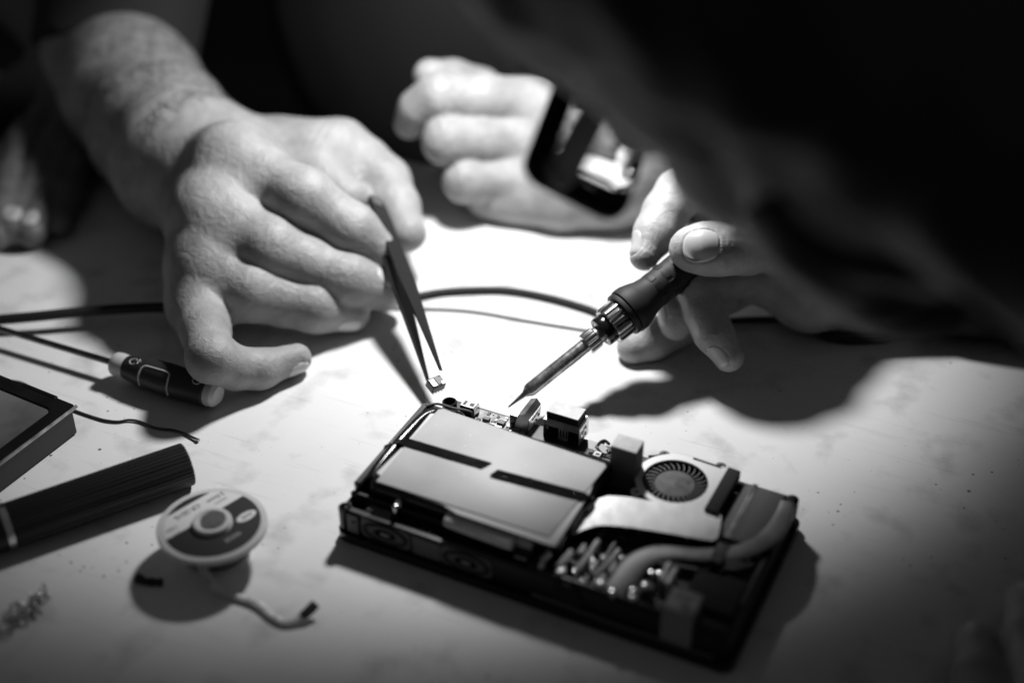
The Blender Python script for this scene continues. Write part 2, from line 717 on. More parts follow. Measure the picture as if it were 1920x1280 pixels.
# ------------------------------------------------------------------ the opened handheld computer
DL = at(628, 1010)
d_ex = unit(at(1370, 1270) - DL)
d_ey = np.array([-d_ex[1], d_ex[0], 0])
dev = empty('handheld_computer', DL, math.atan2(d_ex[1], d_ex[0]), 'opened black handheld computer with battery, fan and ports bared, in the middle of the table', 'computer')


def dl(u, v, z):
    q = at(u, v, z) - DL
    return np.array([q @ d_ex, q @ d_ey, z])


def strip(path, w, th, mt, name, parent, jitter=0.0):
    """a ribbon along path (list of xyz), w = half width vector, th = thickness"""
    b = MB(); t = b.bm
    w = Vector(w)
    rows = []
    for i, p in enumerate(path):
        p = Vector(p)
        d = (Vector(path[min(i + 1, len(path) - 1)]) - Vector(path[max(i - 1, 0)])).normalized()
        n = d.cross(w).normalized()
        if n.z < 0 or (abs(n.z) < 1e-3 and False): n = -n
        j = [Vector((0, 0, random.uniform(-jitter, jitter))) for _ in range(5)]
        top = [t.verts.new(p + w * k + n * th / 2 + j[q]) for q, k in enumerate((-1, -.5, 0, .5, 1))]
        bot = [t.verts.new(p + w * k - n * th / 2 + j[q]) for q, k in enumerate((1, .5, 0, -.5, -1))]
        rows.append(top + bot)
    for A, B in zip(rows, rows[1:]):
        for k in range(10):
            t.faces.new((A[k], A[(k + 1) % 10], B[(k + 1) % 10], B[k]))
    t.faces.new(rows[0][::-1]); t.faces.new(rows[-1])
    bmesh.ops.recalc_face_normals(t, faces=t.faces[:])
    return b.build(name, mt, parent, smooth=50)


m = MB(); m.prism(rrect(0, 165.4, 0, 88.3, 5), .4, 4.6, bev=1.6)
m.prism(rrect(1.5, 164, 1.5, 87, 4), 0, .6)
m.build('base_shell', GLOSS, dev)
m = MB()
m.prism([(2.6, 70), (2.6, 6), (3.6, 3.6), (6, 2.6), (159, 2.6), (162, 3.6), (163, 6.6), (163, 84), (161, 86.2), (104, 86.2), (104, 84.6), (160, 84.6), (161, 83), (161, 7), (159, 4.6), (6.4, 4.6), (4.6, 6.4), (4.6, 70)], 4.4, 15.6)
m.prism([(5, 4.6), (160, 4.6), (160, 84.5), (104, 84.5), (104, 87), (8, 87), (5, 70)], 4.4, 11.1)
m.box(2.7, 6, 12, 70, 15.6, 21.6, bev=.7)                       # raised wall beside the battery
m.box(2.7, 83, 9.2, 11.4, 4.6, 18.6, bev=.6)
m.box(4, 20, 67.6, 70, 12, 21.8, bev=.6)
m.box(83.2, 85.6, 3.4, 13, 4.6, 17.6, bev=.5)
m.box(86, 161, 3.2, 5.0, 15.4, 17.4, bev=.5)
m.box(159.8, 162.6, 52, 84.6, 15.4, 18.4, bev=.5)
tray = m.build('inner_tray', BLACK, dev)
m = MB(); m.lathe([(2.5, 0), (2.6, 9.4), (2.3, 9.8), (1.3, 9.8), (1.2, 7), (0, 7)], 20, Matrix.Translation((3.6, 3.6, 6.2))); m.build('screw_boss', GLOSS, dev)
m = MB(); m.lathe([(2.5, 0), (2.6, 8.4), (2.3, 8.8), (1.3, 8.8), (1.2, 6), (0, 6)], 20, Matrix.Translation((161.2, 83.6, 8.2)))
m.build('screw_boss', GLOSS, dev)
# front wall: speakers in their pockets
m = MB(); m.box(5.2, 10.6, 1.5, 2.7, 5, 14.6, bev=.4); m.build('corner_block', GREYPL, dev)
m = MB(); m.lathe([(0, 0), (.9, 0), (.9, .3), (0, .3)], 14, frame((8.4, 1.5, 11), (0, -1, 0))); m.build('screw_hole', INK, dev)
m = MB(); m.box(34.5, 47, 1.8, 2.7, 5, 14.4, bev=.4); m.build('spacer_panel', GREYPL, dev)


def oval(a, b, n=40):
    return [(a * math.cos(2 * math.pi * k / n) * (1.0 if abs(math.cos(2 * math.pi * k / n)) < .7 else 1), b * math.sin(2 * math.pi * k / n)) for k in range(n)]


for sx in (22.5, 58):
    M = frame((sx, 2.6, 9.8), (0, -1, 0), (1, 0, 0))
    m = MB(); m.prism(rrect(-11, 11, -4.7, 4.7, 2.5), 0, .5, M=M)
    sp = m.build('speaker', GREYPL, dev)
    m = MB(); m.ring(oval(10, 4.4), oval(8.6, 3.5), .5, 1.2, M=M); m.build('surround', RUBBER, sp)
    m = MB(); m.ring(oval(7.9, 3.1), oval(6.2, 2.3), .4, .95, M=M); m.build('cone', GREYPL, sp)
    m = MB(); m.ring(oval(4.6, 1.9), oval(3.2, 1.1), .5, 1.25, M=M); m.build('dust_ring', GLOSS, sp)
    m = MB(); m.prism(oval(2.0, .75, 20), .5, 1.1, bev=.2, M=M); m.build('dust_cap', STEEL, sp)
M = frame((100, 2.6, 10), (0, -1, 0), (1, 0, 0))
m = MB(); m.lathe([(6.2, 0), (6.2, .7), (5.4, .9), (4.4, .3), (0, .2)], 32, M); m.build('stick_socket', RUBBER, dev)
m = MB(); m.tube([(86, 1.8, 5.6), (120, 1.4, 5.2), (158, 1.6, 5.4)], .8, 6); m.build('front_seam', GREYPL, dev)

# circuit board with small parts
m = MB(); m.prism([(5, 5.4), (160, 5.4), (160, 84), (122, 84), (101, 86), (101, 87.4), (8, 87.4), (8, 70.5), (5, 70.5)], 11.2, 12.4)
board = m.build('circuit_board', PCB, dev)
m = MB(); m.prism([(21, 71), (46, 71), (46, 85.6), (21, 85.6)], 12.5, 13.0); m.build('pale_daughter_board', PCBW, dev)
mm = {'b': MB(), 'w': MB(), 's': MB()}
for (a0, a1, b0, b1, z, n) in ((22, 45, 70, 85, 13.0, 70), (76, 91, 66, 85, 12.4, 46), (96, 136, 8, 34, 12.4, 90), (96, 106, 46, 60, 12.4, 20), (12, 44, 5.4, 9, 12.4, 24), (103, 134, 34, 50, 12.4, 24)):
    for _ in range(n):
        a, b = random.uniform(a0, a1), random.uniform(b0, b1)
        w, l, h = random.choice(((.5, .9, .5), (.8, 1.4, .7), (1.2, 1.2, .6), (.4, .7, .4), (1.6, 1.0, .9)))
        k = random.choice('bbwss')
        mm[k].box(a - w / 2, a + w / 2, b - l / 2, b + l / 2, z, z + h)
        if k == 'b':
            mm['s'].box(a - w / 2 - .15, a + w / 2 + .15, b - l / 2 - .2, b - l / 2, z, z + h * .8)
            mm['s'].box(a - w / 2 - .15, a + w / 2 + .15, b + l / 2, b + l / 2 + .2, z, z + h * .8)
mm['b'].build('dark_chip_parts', INK, dev, kind='stuff')
mm['w'].build('pale_chip_parts', WHITE, dev, kind='stuff')
mm['s'].build('solder_joints', SOLDER, dev, kind='stuff')
for (u, v, z, w, l, h) in ((940, 790, 14.5, 3.2, 2.6, 1.4), (955, 797, 14.2, 2.4, 2.2, 1.2), (912, 783, 14.4, 3, 2, 1.4), (925, 789, 14.0, 1.6, 1.6, 1.0), (1120, 850, 14.5, 3, 3, 1.6)):
    q = dl(u, v, z)
    m = MB(); m.box(q[0] - w / 2, q[0] + w / 2, q[1] - l / 2, q[1] + l / 2, z - h, z, bev=.12)
    m.build('chip', random.choice((INK, GREYPL, WHITE)), dev)

# battery
m = MB(); m.box(9.5, 92, 11.8, 67, 12.5, 24.2, bev=2.6, seg=4)
bat = m.build('battery', GLOSS, dev)
m = MB(); m.tube(catmull([(9, 16, 20.4), (7.9, 22, 21.4), (7.8, 36, 21.9), (8, 48, 21.9), (8.8, 60, 21.6), (12, 66.2, 20.8)], 5), [2.2] + [3.1] * 24 + [2.2], 12)
m.build('pouch_edge', GLOSS, bat)
m = MB(); m.prism([(10.2, 18), (11.6, 38), (11.2, 60.5), (16, 63), (88, 60.5), (91, 44), (91.4, 10.8), (89, 10.2), (50, 10.4), (43, 12.6), (20, 14)], 24.2, 24.75, bev=.15)  # paper under the foil; its white front lip also paints the edge highlight
m.build('paper_and_glint', PAPER, bat)
m = MB(); m.prism([(13.0, 12.9), (87.4, 13.6), (88.6, 30), (90.9, 60.4), (89.5, 62), (60, 63.2), (15, 65.2), (13.2, 64.0), (12.3, 40)], 24.8, 25.25, bev=.2)
m.build('foil_wrap', FOIL, bat)
hw = np.array([.15, 2.55, 0])
strip([(3.0, 38.4, 14), (3.3, 38.5, 19.5), (4.4, 38.6, 22.6), (7, 38.7, 24.6), (10.5, 38.9, 25.6), (14, 38.9, 25.55)] + [(14 + 2 * k, 38.9 + .05 * k, 25.62) for k in range(1, 18)], (1.1, 2.4, 0), .28, TAPE, 'tape_strip', bat, .07)
strip([(52.5 + 2 * k, 37.2 + .13 * k, 25.72) for k in range(0, 18)] + [(89, 39.6, 25.6), (91.5, 39.8, 24.4), (93.2, 39.9, 21), (93.6, 40, 15)], (.6, 2.5, -.24), .28, TAPE, 'tape_strip', bat, .05)
# glints: lumps where the tape is bubbled
m = MB()
for _ in range(26):
    a = random.uniform(53, 88); b = 37.2 + .065 * (a - 52.5) + random.choice((-1.9, -1.2, 1.3, 1.8, .2)) + random.uniform(-.3, .3)
    r = random.uniform(.25, .6)
    m.lathe([(r, 0), (r * .8, .16), (r * .4, .26), (0, .3)], 8, Matrix.Translation((a, b, 25.84)))
m.build('tape_bubbles', GLOSS, bat, kind='stuff')

m = MB()
for _ in range(22):
    a, b = random.uniform(16, 87), random.uniform(16, 61)
    if 34 < b < 43: continue
    r = random.uniform(.12, .4)
    m.lathe([(r, 0), (r * .7, .06), (0, .08)], 7, Matrix.Translation((a, b, 25.25)) @ Matrix.Rotation(random.uniform(0, 6), 4, 'Z') @ Matrix.Diagonal((1, random.uniform(.4, 2.4), 1, 1)))
m.build('dust_flecks', PAPER, bat, kind='stuff')
# parts before the battery
m = MB(); m.box(12, 23, 5.0, 9.0, 12.4, 16.4, bev=.5); m.build('front_module', GREYPL, dev)
q = dl(790, 945, 20.2)
m = MB(); m.box(q[0] - 8.5, q[0] + 8.5, q[1] - 1.4, q[1] + 1.5, 12.5, 19.2); m.build('connector_body', BLACK, dev)
m = MB()
for k in range(11):
    m.box(q[0] - 8 + k * 1.5, q[0] - 7.0 + k * 1.5, q[1] - 1.0, q[1] + 1.2, 19.2, 20.2 + random.uniform(-.2, .2), bev=.2)
m.build('ribbon_connector', SOLDER, dev, kind='stuff')
for (u, v, r) in ((748, 938, 1.5), (741, 946, 1.0), (668, 906, .8), (1019, 998, 1.7)):
    q = dl(u, v, 21)
    m = MB(); m.lathe([(r, -7), (r * 1.2, 0), (r, r * .5), (r * .6, r * .9), (0, r)], 14, Matrix.Translation((q[0], q[1], 20.2))); m.build('solder_blob', SOLDER, dev)
q0, q1 = dl(838, 972, 20), dl(966, 1018, 20)
m = MB(); m.tube(catmull([q0, q0 + (q1 - q0) * .35, q0 + (q1 - q0) * .7, q1], 5), [3.2] + [3.7] * 14 + [3.4], 16, flat=.72, up=(0, 0, 1)); m.build('silver_tube', mat('dull_silver_sleeve', .68, .42, .2, var=(60, .2, .1), bump=(200, .2, .2)), dev)
m = MB(); m.box(q0[0] + 2, q1[0] - 2, q0[1] - 1.6, q0[1] + 1.2, 12.4, 18.2); m.build('tube_cradle', BLACK, dev)
m = MB(); m.lathe([(2.0, -.8), (2.5, -.8), (2.5, .8), (2.0, .8)], 20, frame((q0[0] + 1.2, q0[1] + 1.6, 20.6), (.7, -.3, 0)), closed=True); m.build('cable_ring', STEEL, dev)
q = dl(988, 1006, 22)
m = MB(); m.box(q[0] - 3.4, q[0] + 3.2, q[1] - 2.6, q[1] + 2.6, 12.5, 22, bev=.6, seg=2); m.build('pale_pad', FOAMTOP, dev)
m = MB(); m.box(q[0] - 3, q[0] + 2.4, q[1] - 5.4, q[1] - 3.4, 13, 15.6, bev=.3); m.build('clip', CHROME, dev)

# ports along the back
q = dl(843, 752, 17)
m = MB(); m.lathe([(3.2, -5), (3.25, -.3), (3.0, 0), (2.45, 0), (2.2, -.5), (2.1, -3.4), (1.2, -3.5), (1.0, -3.0), (0, -2.9)], 32, Matrix.Translation(q)); m.build('audio_jack', GLOSS, dev)
q = dl(880, 756, 18)
m = MB(); m.box(q[0] - 3.4, q[0] + 3.4, q[1] - 2.6, q[1] + 2.6, 12.4, 17.6, bev=.3); po = m.build('power_socket', BLACK, dev)
m = MB(); m.box(q[0] - 3.2, q[0] + 3.3, q[1] - 2.4, q[1] + 2.3, 17.6, 17.9); m.box(q[0] + 3.4, q[0] + 3.65, q[1] - 2.5, q[1] + 2.4, 13, 17.4)
m.build('shield', CHROME, po)
m = MB(); m.box(q[0] - 1.6, q[0] - .2, q[1] - 3.0, q[1] - 2.6, 12.6, 17); m.box(q[0] - 2.4, q[0] - 1.2, q[1] - 1.6, q[1] + 1.0, 17.9, 18.1); m.box(q[0] + .6, q[0] + 2.4, q[1] - 1.2, q[1] + .6, 17.9, 18.1)
m.build('slots', INK, po)
m = MB(); m.tube(catmull([dl(803, 760, 22), dl(822, 757, 23), dl(850, 765, 23), dl(880, 771, 22.5), dl(888, 782, 19)], 6), .55, 8); m.build('battery_lead', GREYPL, dev)
m = MB(); m.tube(catmull([dl(806, 762, 21.5), dl(835, 768, 22), dl(862, 773, 21.5), dl(872, 782, 18)], 6), .45, 8); m.build('battery_lead', STEEL, dev)
q = dl(966, 776, 18.5)
m = MB(); m.box(q[0] - 1.9, q[0] + 1.9, q[1] - 1.6, q[1] + 1.6, 12.4, 18.5, bev=.25); m.build('coil_block', BLACK, dev)
m = MB(); m.box(q[0] - 1.6, q[0] + 1.6, q[1] - 1.3, q[1] + 1.3, 18.5, 18.62); m.build('coil_top', STEEL, dev)
# upright display port: bent sheet shell
q = dl(974, 777, 21)
M = Matrix.Translation((q[0] - 1.2, q[1], 12.4)) @ Matrix.Rotation(math.radians(90), 4, 'X') @ Matrix.Scale(-1, 4, (0, 0, 1))
m = MB(); m.prism([(-1.6, 0), (.6, 8.2), (3.4, 9.4), (5.3, 7.0), (4.9, 0)], 0, 12.6, M=M)
bmesh.ops.recalc_face_normals(m.bm, faces=m.bm.faces[:])
hd = m.build('display_port', STEEL, dev, smooth=20)
m = MB(); m.prism([(5.05, .3), (5.45, 6.6), (5.55, 6.6), (5.15, .3)], .4, 12.2, M=M); bmesh.ops.recalc_face_normals(m.bm, faces=m.bm.faces[:]); m.build('side_plate', BRIGHT, hd)
m = MB()
for k, (y, z0, z1) in enumerate(((4.5, 4.2, 5.6), (6.5, 4.4, 5.8), (8.5, 4.6, 6.0), (10.4, 2.6, 4.0), (8.2, 1.2, 2.6), (6.2, 1.0, 2.4))):
    m.box(q[0] - 1.2 + 5.3, q[0] - 1.2 + 5.62, q[1] + y - .9, q[1] + y + .6, 12.4 + z0, 12.4 + z0 + .55)
m.build('spring_slots', INK, hd)
# double usb shell
qf, qr = dl(1019, 786, 21), dl(1087, 803, 21)
ua, ub, uy = qf[0], qr[0], (qf[1] + qr[1]) / 2
m = MB(); m.box(ua, ub, uy, uy + 9.5, 20.6, 21.4, bev=.15); m.box(ua, ub, uy - .3, uy, 18.4, 21.2)
us = m.build('usb_port', PORT, dev)
m = MB(); m.box(ub - .1, ub + .35, uy - .2, uy + 9.4, 12.4, 20.8, bev=.1); m.box(ua - .3, ua, uy, uy + 9.4, 12.4, 20.8)
m.box(ua + 6.6, ua + 11.0, uy + .3, uy + .8, 12.4, 20.4); m.build('side_wall', BRIGHT, us)
m = MB(); m.box(ua + .3, ub - .4, uy + 4, uy + 9, 12.5, 20.5); m.build('socket_insert', INK, us)
m = MB()
for (y, z) in ((2.0, 17.6), (5.4, 18.2), (2.2, 14.2), (5.6, 14.8)):
    m.box(ub + .3, ub + .52, uy + y - 1.1, uy + y + 1.2, z, z + .5); m.box(ub + .3, ub + .52, uy + y + .9, uy + y + 1.3, z - 1.6, z)
    m.box(ub + .3, ub + .52, uy + y - 1.3, uy + y - 1.0, z - 1.6, z)
for x in (7.4, 8.8, 10.1):
    m.box(ua + x, ua + x + .4, uy + .1, uy + .32, 13.6, 17.6)
m.build('spring_slots', INK, us)
m = MB(); m.box(ua + .9, ub - .8, uy + .4, uy + 8.8, 21.4, 24.9, bev=.2); pad = m.build('foam_pad', FOAM, us)
m = MB(); m.box(ua + 1.0, ub - .9, uy + .5, uy + 8.7, 24.9, 25.15); m.build('pad_top', FOAMTOP, pad)
q = dl(1120, 838, 14.5)
m = MB(); m.box(-4.2, 4.2, -2.4, 2.4, -.25, .25, bev=.1, M=Matrix.Translation((q[0], q[1], 14.6)) @ Matrix.Rotation(.5, 4, 'Y') @ Matrix.Rotation(.5, 4, 'Z')); br = m.build('bracket', ALU, dev)
m = MB()
for k in range(3):
    q2 = dl(1108 + 11 * k, 846 - 7 * k, 16.4); m.box(q2[0] - .8, q2[0] + .8, q2[1] - .5, q2[1] + .5, 16.2 + .3 * k, 16.6 + .3 * k)
m.build('bracket_hole', INK, br)
m = MB(); m.tube(catmull([dl(1118, 838, 15), dl(1126, 829, 17), dl(1134, 826, 17.5), dl(1142, 832, 15)], 5), .7, 7); m.build('bent_lead', DARKMETAL, dev)
# tall foam block
c4 = [dl(u, v, 33)[:2] for u, v in ((1163, 812), (1210, 828), (1190, 850), (1143, 832))]
cen = sum(c4) / 4
m = MB(); m.box(cen[0] - 5.5, cen[0] + 5.5, cen[1] - 4.3, cen[1] + 4.3, 12.4, 32.6, bev=.25); fb = m.build('foam_block', FOAMGREY, dev)
m = MB(); m.box(cen[0] - 5.45, cen[0] + 5.45, cen[1] - 4.25, cen[1] + 4.25, 32.6, 33.0, bev=.1); m.build('block_top', FOAMTOP, fb)

# fan
fc = dl(1266, 901, 20); fx, fy = fc[0], fc[1]
R0, R1 = 13.1, 16.2
N_ = 64
inner = [(fx + R0 * math.cos(2 * math.pi * k / N_), fy + R0 * math.sin(2 * math.pi * k / N_)) for k in range(N_)]
outer = []
for k in range(N_):
    a = 2 * math.pi * k / N_
    ca, sa = math.cos(a), math.sin(a)
    r = R1 + .6 * math.sin(a)
    if ca > 0:      # square outlet side
        r = min(17.8 / max(ca, 1e-3), R1 * 1.02 / max(abs(sa), 1e-3), 40)
        r = max(r, R1)
    outer.append((fx + r * ca, fy + r * sa))
m = MB(); m.ring(outer, inner, 19.2, 20.0)
fan = m.build('cooling_fan', mat('satin_pale_fan_metal', .82, .42, .1), dev)
m = MB(); m.prism(outer, 12.6, 13.2); m.ring(outer, [(fx + (R1 - .6) * math.cos(2 * math.pi * k / N_), fy + (R1 - .6) * math.sin(2 * math.pi * k / N_)) for k in range(N_)], 13.2, 19.2)
m.build('fan_housing', BLACK, fan)
m = MB(); m.lathe([(0, 19.0), (.5, 19.05), (.8, 18.9), (6.8, 18.95), (8.0, 18.6), (8.6, 17.6), (8.6, 13.4)], 48, Matrix.Translation((fx, fy, 0))); m.lathe([(.0, 19.4), (.5, 19.3), (.6, 18.9)], 10, Matrix.Translation((fx + 4.6, fy + 2.6, 0)))
m.build('fan_hub', mat('grey_hub_sticker', .13, .62, 0, spec=.2, var=(300, .25), bump=(400, .1, .1)), fan)
m = MB()
m.tube([(8.4, 0, 0), (10, .5, 0), (11.6, 1.5, 0), (12.7, 2.9, 0)], 2.3, 8, flat=.13, up=None)
blade_me = None
NB = 29
bl = MB(); t = bl.bm
prof = [(8.4, 0), (9.8, .15), (11.2, .8), (12.6, 2.1)]
va = [[t.verts.new((x + s_ * .0, y + s_ * .22, z)) for z in (14.0, 18.9)] for s_ in (-1, 1) for x, y in prof]
nP = len(prof)
for k in range(nP - 1):
    t.faces.new((va[k][0], va[k + 1][0], va[k + 1][1], va[k][1]))
    t.faces.new((va[nP + k + 1][0], va[nP + k][0], va[nP + k][1], va[nP + k + 1][1]))
    t.faces.new((va[k][1], va[k + 1][1], va[nP + k + 1][1], va[nP + k][1]))
t.faces.new((va[nP - 1][0], va[2 * nP - 1][0], va[2 * nP - 1][1], va[nP - 1][1]))
bmesh.ops.recalc_face_normals(t, faces=t.faces[:])
BLADE = mat('fan_blade_plastic', .16, .35)
b0 = bl.build('fan_blade', BLADE, fan)
for k in range(NB):
    M = Matrix.Translation((fx, fy, 0)) @ Matrix.Rotation(2 * math.pi * k / NB, 4, 'Z')
    if k == 0:
        mm_ = M.copy(); mm_.translation *= S; b0.matrix_local = mm_
    else:
        dup(b0, fan, M)
m.bm.free()
for (u, v) in ((1246, 851), (1193, 921), (1352, 873)):
    q = dl(u, v, 19.6)
    m = MB(); m.lathe([(.9, 18.9), (2.2, 18.9), (2.2, 19.7), (.9, 19.7)], 18, Matrix.Translation((q[0], q[1], 0)), closed=True); m.build('fan_lug', WHITE if v > 900 else GREYPL, fan)
q0, q1 = dl(1216, 857, 19), dl(1246, 853, 19)
m = MB(); m.tube([q0, (q0 + q1) / 2 + np.array([0, -.6, 0]), q1], 1.0, 6); m.tube([dl(1300, 859, 20), dl(1352, 876, 20)], .5, 6); m.build('fan_rim_wire', INK, fan)
# foam strip, heat sink, pipe
c4 = [dl(u, v, 22) for u, v in ((1366, 874), (1389, 882), (1345, 960), (1321, 951))]
m = MB(); m.prism([(q[0], q[1]) for q in c4], 17.6, 22, bev=.3); m.build('foam_strip', FOAM, dev)
hs = empty('heat_sink', DL); hs.parent = dev; hs.location = (0, 0, 0); MW[hs.name] = MW[dev.name].copy()
m = MB(); m.box(140.5, 158.5, 50, 85, 12.4, 14.2); m.build('fin_base', COPPER, hs)
m = MB(); m.box(141, 157.8, -.2, .2, 14.2, 17.6)
fin = m.build('fin', COPPER, hs)
for k in range(31):
    M = Matrix.Translation((0, 51 + k * 1.08, 0))
    if k == 0:
        mm_ = M.copy(); mm_.translation *= S; fin.matrix_local = mm_
    else:
        dup(fin, hs, M)
m = MB(); m.box(144.6, 146.6, 50.4, 84.6, 17.6, 17.9); m.build('fin_rail', STEEL, hs)
m = MB()
for k in range(30):
    m.box(145.3, 146.1, 51.1 + k * 1.1, 51.6 + k * 1.1, 17.9, 18.0)
m.build('rail_perforation', INK, hs, kind='stuff')
path = [dl(u, v, 19) for u, v in ((1476, 938), (1470, 962), (1452, 994), (1425, 1017), (1390, 1031), (1350, 1036), (1306, 1036), (1268, 1031), (1232, 1030), (1203, 1040), (1182, 1058), (1166, 1078), (1148, 1096))]
rr = [2.6, 3.4, 4.0, 4.0, 3.8, 3.6, 3.5, 3.6, 4.4, 5.0, 5.2, 5.2, 4.8]
path = [np.array([p[0], p[1], z]) for p, z in zip(path, (18.4, 18.6, 18.8, 18.8, 18.6, 18.4, 18.2, 17.8, 17.2, 16.6, 16.2, 15.8, 15.2))]
pp = catmull(path, 5); rr = np.interp(np.linspace(0, 12, len(pp)), range(13), rr)
m = MB(); m.tube(pp, list(rr), 14, flat=.2, up=(0, 0, 1)); m.build('heat_pipe', mat('brushed_heat_pipe', .27, .5, .35, var=(70, .35, .14), bump=(90, .3, .5)), dev)
e_ = path[-1]
m = MB(); m.box(e_[0] - 5.5, e_[0] + 6.5, e_[1] - 3.5, e_[1] + 6.0, 12.4, 14.4, bev=.3); cp_ = m.build('cold_plate', PORT, dev)
for dx, dy in ((-4.4, 4.8), (5.4, 4.8), (5.4, -2.4)):
    m = MB(); m.lathe([(1.2, 14.4), (1.2, 15.0), (.9, 15.3), (.35, 15.3), (.3, 14.9), (0, 14.9)], 14, Matrix.Translation((e_[0] + dx, e_[1] + dy, 0))); m.build('screw', STEEL, cp_)
q = path[5]
m = MB(); m.box(q[0] - 2.4, q[0] + 2.4, q[1] - 5.2, q[1] + 5.2, 18.9, 19.5, bev=.2); m.box(q[0] - 2.2, q[0] + 2.2, q[1] - 5.4, q[1] - 4.4, 12.4, 19.2); m.build('pipe_clamp', DARKMETAL, dev)
# aluminium tape over the board
c = [(1062, 994), (1074, 976), (1090, 952), (1106, 936), (1140, 929), (1180, 932), (1225, 940), (1270, 946), (1312, 951), (1346, 957), (1353, 968), (1350, 990), (1346, 1007), (1336, 1014), (1300, 1008), (1250, 999), (1200, 991), (1160, 986), (1125, 984), (1098, 990), (1076, 999)]
m = MB(); m.prism([tuple(dl(u, v, 20)[:2]) for u, v in c], 19.7, 20.1, bev=.12)
bmesh.ops.triangulate(m.bm, faces=m.bm.faces[:])
bmesh.ops.subdivide_edges(m.bm, edges=m.bm.edges[:], cuts=2, use_grid_fill=True)
for v in m.bm.verts:
    x, y = v.co.x, v.co.y
    v.co.z += .10 * math.sin(x * .9 + .3 * y) * math.sin(y * .8) + .16 * abs(math.sin(x * .55 + y * .9)) + .07 * math.sin(x * 2.1 + y) - .9 * max(0, 98 - x) / 8
m.build('aluminium_tape', ALU, dev, smooth=24)
# bright parts on the front right of the board
for pts, r, mt in (([(1060, 1000), (1040, 1024), (1018, 1050)], 1.35, BRIGHT), ([(1072, 1034), (1058, 1050), (1046, 1062)], 1.3, BRIGHT), ([(1096, 1022), (1086, 1038)], 1.0, PORT), ([(1122, 1014), (1104, 1040), (1083, 1068)], 1.15, BRIGHT), ([(1160, 1032), (1140, 1056), (1114, 1080)], 1.2, BRIGHT), ([(1256, 1058), (1240, 1090)], 1.6, PORT), ([(1268, 1066), (1252, 1096)], 1.2, BRIGHT)):
    P_ = [dl(u, v, 18.6) for u, v in pts]
    m = MB(); m.tube(catmull(P_, 4), [r * random.uniform(.85, 1.15) for _ in range(4 * (len(P_) - 1) + 1)], 10)
    for p_ in P_: m.box(p_[0] - .5, p_[0] + .5, p_[1] - .5, p_[1] + .5, 12.4, 18.4)
    m.build('capacitor', mt, dev)
for (u, v, r) in ((1052, 1066, 2.0), (1128, 1090, 2.2), (1190, 1104, 2.3), (1213, 1094, 2.6), (1188, 1116, 1.6), (1240, 1072, 1.6), (1224, 1070, 1.4), (1016, 1056, 1.3), (1150, 1106, 1.5)):
    q = dl(u, v, 18.6)
    m = MB(); m.lathe([(r, -6.2), (r, -.5), (r * .8, -.1), (r * .3, .05), (0, .05)], 16, Matrix.Translation((q[0], q[1], 18.6))); m.build('solder_blob', random.choice((SOLDER, BRIGHT)), dev)
m = MB(); m.box(100, 101.2, 26, 40, 12.4, 16.5); m.box(106.5, 107.4, 20, 33, 12.4, 15.8); m.build('shield_edge', GREYPL, dev)
# front right foam block, ribs
m = MB(); m.box(137.2, 149, 1.4, 13.3, 4.7, 21.6, bev=.4); fb = m.build('foam_block', mat('pale_grey_foam', .3, .8, bump=(1200, .5, .2)), dev)
m = MB(); m.box(137.4, 148.8, 1.8, 13.1, 21.6, 22.0, bev=.15); m.build('block_top', mat('mottled_pale_tape', .7, .6, var=(260, .5)), fb)
m = MB(); m.box(140, 161, 14.4, 33, 12.4, 13.4); m.build('vent_base', BLACK, dev)
m = MB(); m.box(140.6, 159.6, -.35, .35, 13.4, 15.6, bev=.1); rib = m.build('vent_rib', GREYPL, dev)
for k in range(11):
    M = Matrix.Translation((0, 15.2 + k * 1.7, 0))
    if k == 0:
        mm_ = M.copy(); mm_.translation *= S; rib.matrix_local = mm_
    else:
        dup(rib, dev, M)
m = MB(); m.box(160.2, 162.2, 20, 48, 15.6, 16.6, bev=.3); m.build('edge_trim', GREYPL, dev)
m = MB(); m.box(153, 157, 42.5, 46, 15, 17.6, bev=.6); m.build('silver_clip', STEEL, dev)

# ------------------------------------------------------------------ soldering iron
iA, iD = np.array([31.0, 516, 25]), unit([31, 20.5, 15.5])
tip = iA - iD * 40.3 * 1.055
iron = empty('soldering_iron', tip, 0, 'soldering iron with steel barrel and black handle pointing at the opened computer', 'soldering iron')
MI = frame(tip, iD, (0, 0, 1))
m = MB(); m.lathe([(0, 0), (.35, .3), (.75, 5), (1.25, 9.2), (1.9, 10.2), (2.1, 11)], 20, MI); m.build('soldering_tip', STEEL, iron, True)
m = MB(); m.lathe([(2.1, 10.6), (2.9, 11.6), (3.2, 13), (3.25, 47), (3.0, 47.2)], 32, MI); ba = m.build('barrel', mat('heat_stained_steel', .5, .26, .85, var=(240, .5, .12), bump=(600, .15, .1)), iron, True)
m = MB()
for ang in (1.9, 2.9, -2.6):
    Mr = MI @ Matrix.Rotation(ang, 4, 'Z')
    m.box(3.2, 3.32, -.55, .55, 33, 39.5, M=Mr, bev=.0)
m.build('vent_slot', WHITE, ba, True)
m = MB(); m.lathe([(3.3, 44.5), (4.9, 44.7), (5.1, 45.3), (5.1, 50.4), (4.8, 50.9), (3.4, 51)], 64, MI, flute=(16, .28)); m.build('barrel_nut', CHROME, iron, True, smooth=25)
m = MB(); m.lathe([(3.4, 50.8), (4.2, 51), (4.2, 53.6), (5.3, 53.8), (5.4, 54.8)], 32, MI); m.build('neck', STEEL, iron, True)
m = MB(); m.lathe([(5.4, 53.4), (6.9, 53.6), (7.1, 54.2), (7.1, 58.4), (6.8, 58.9)], 40, MI); m.build('insulator', GLOSS, iron, True)
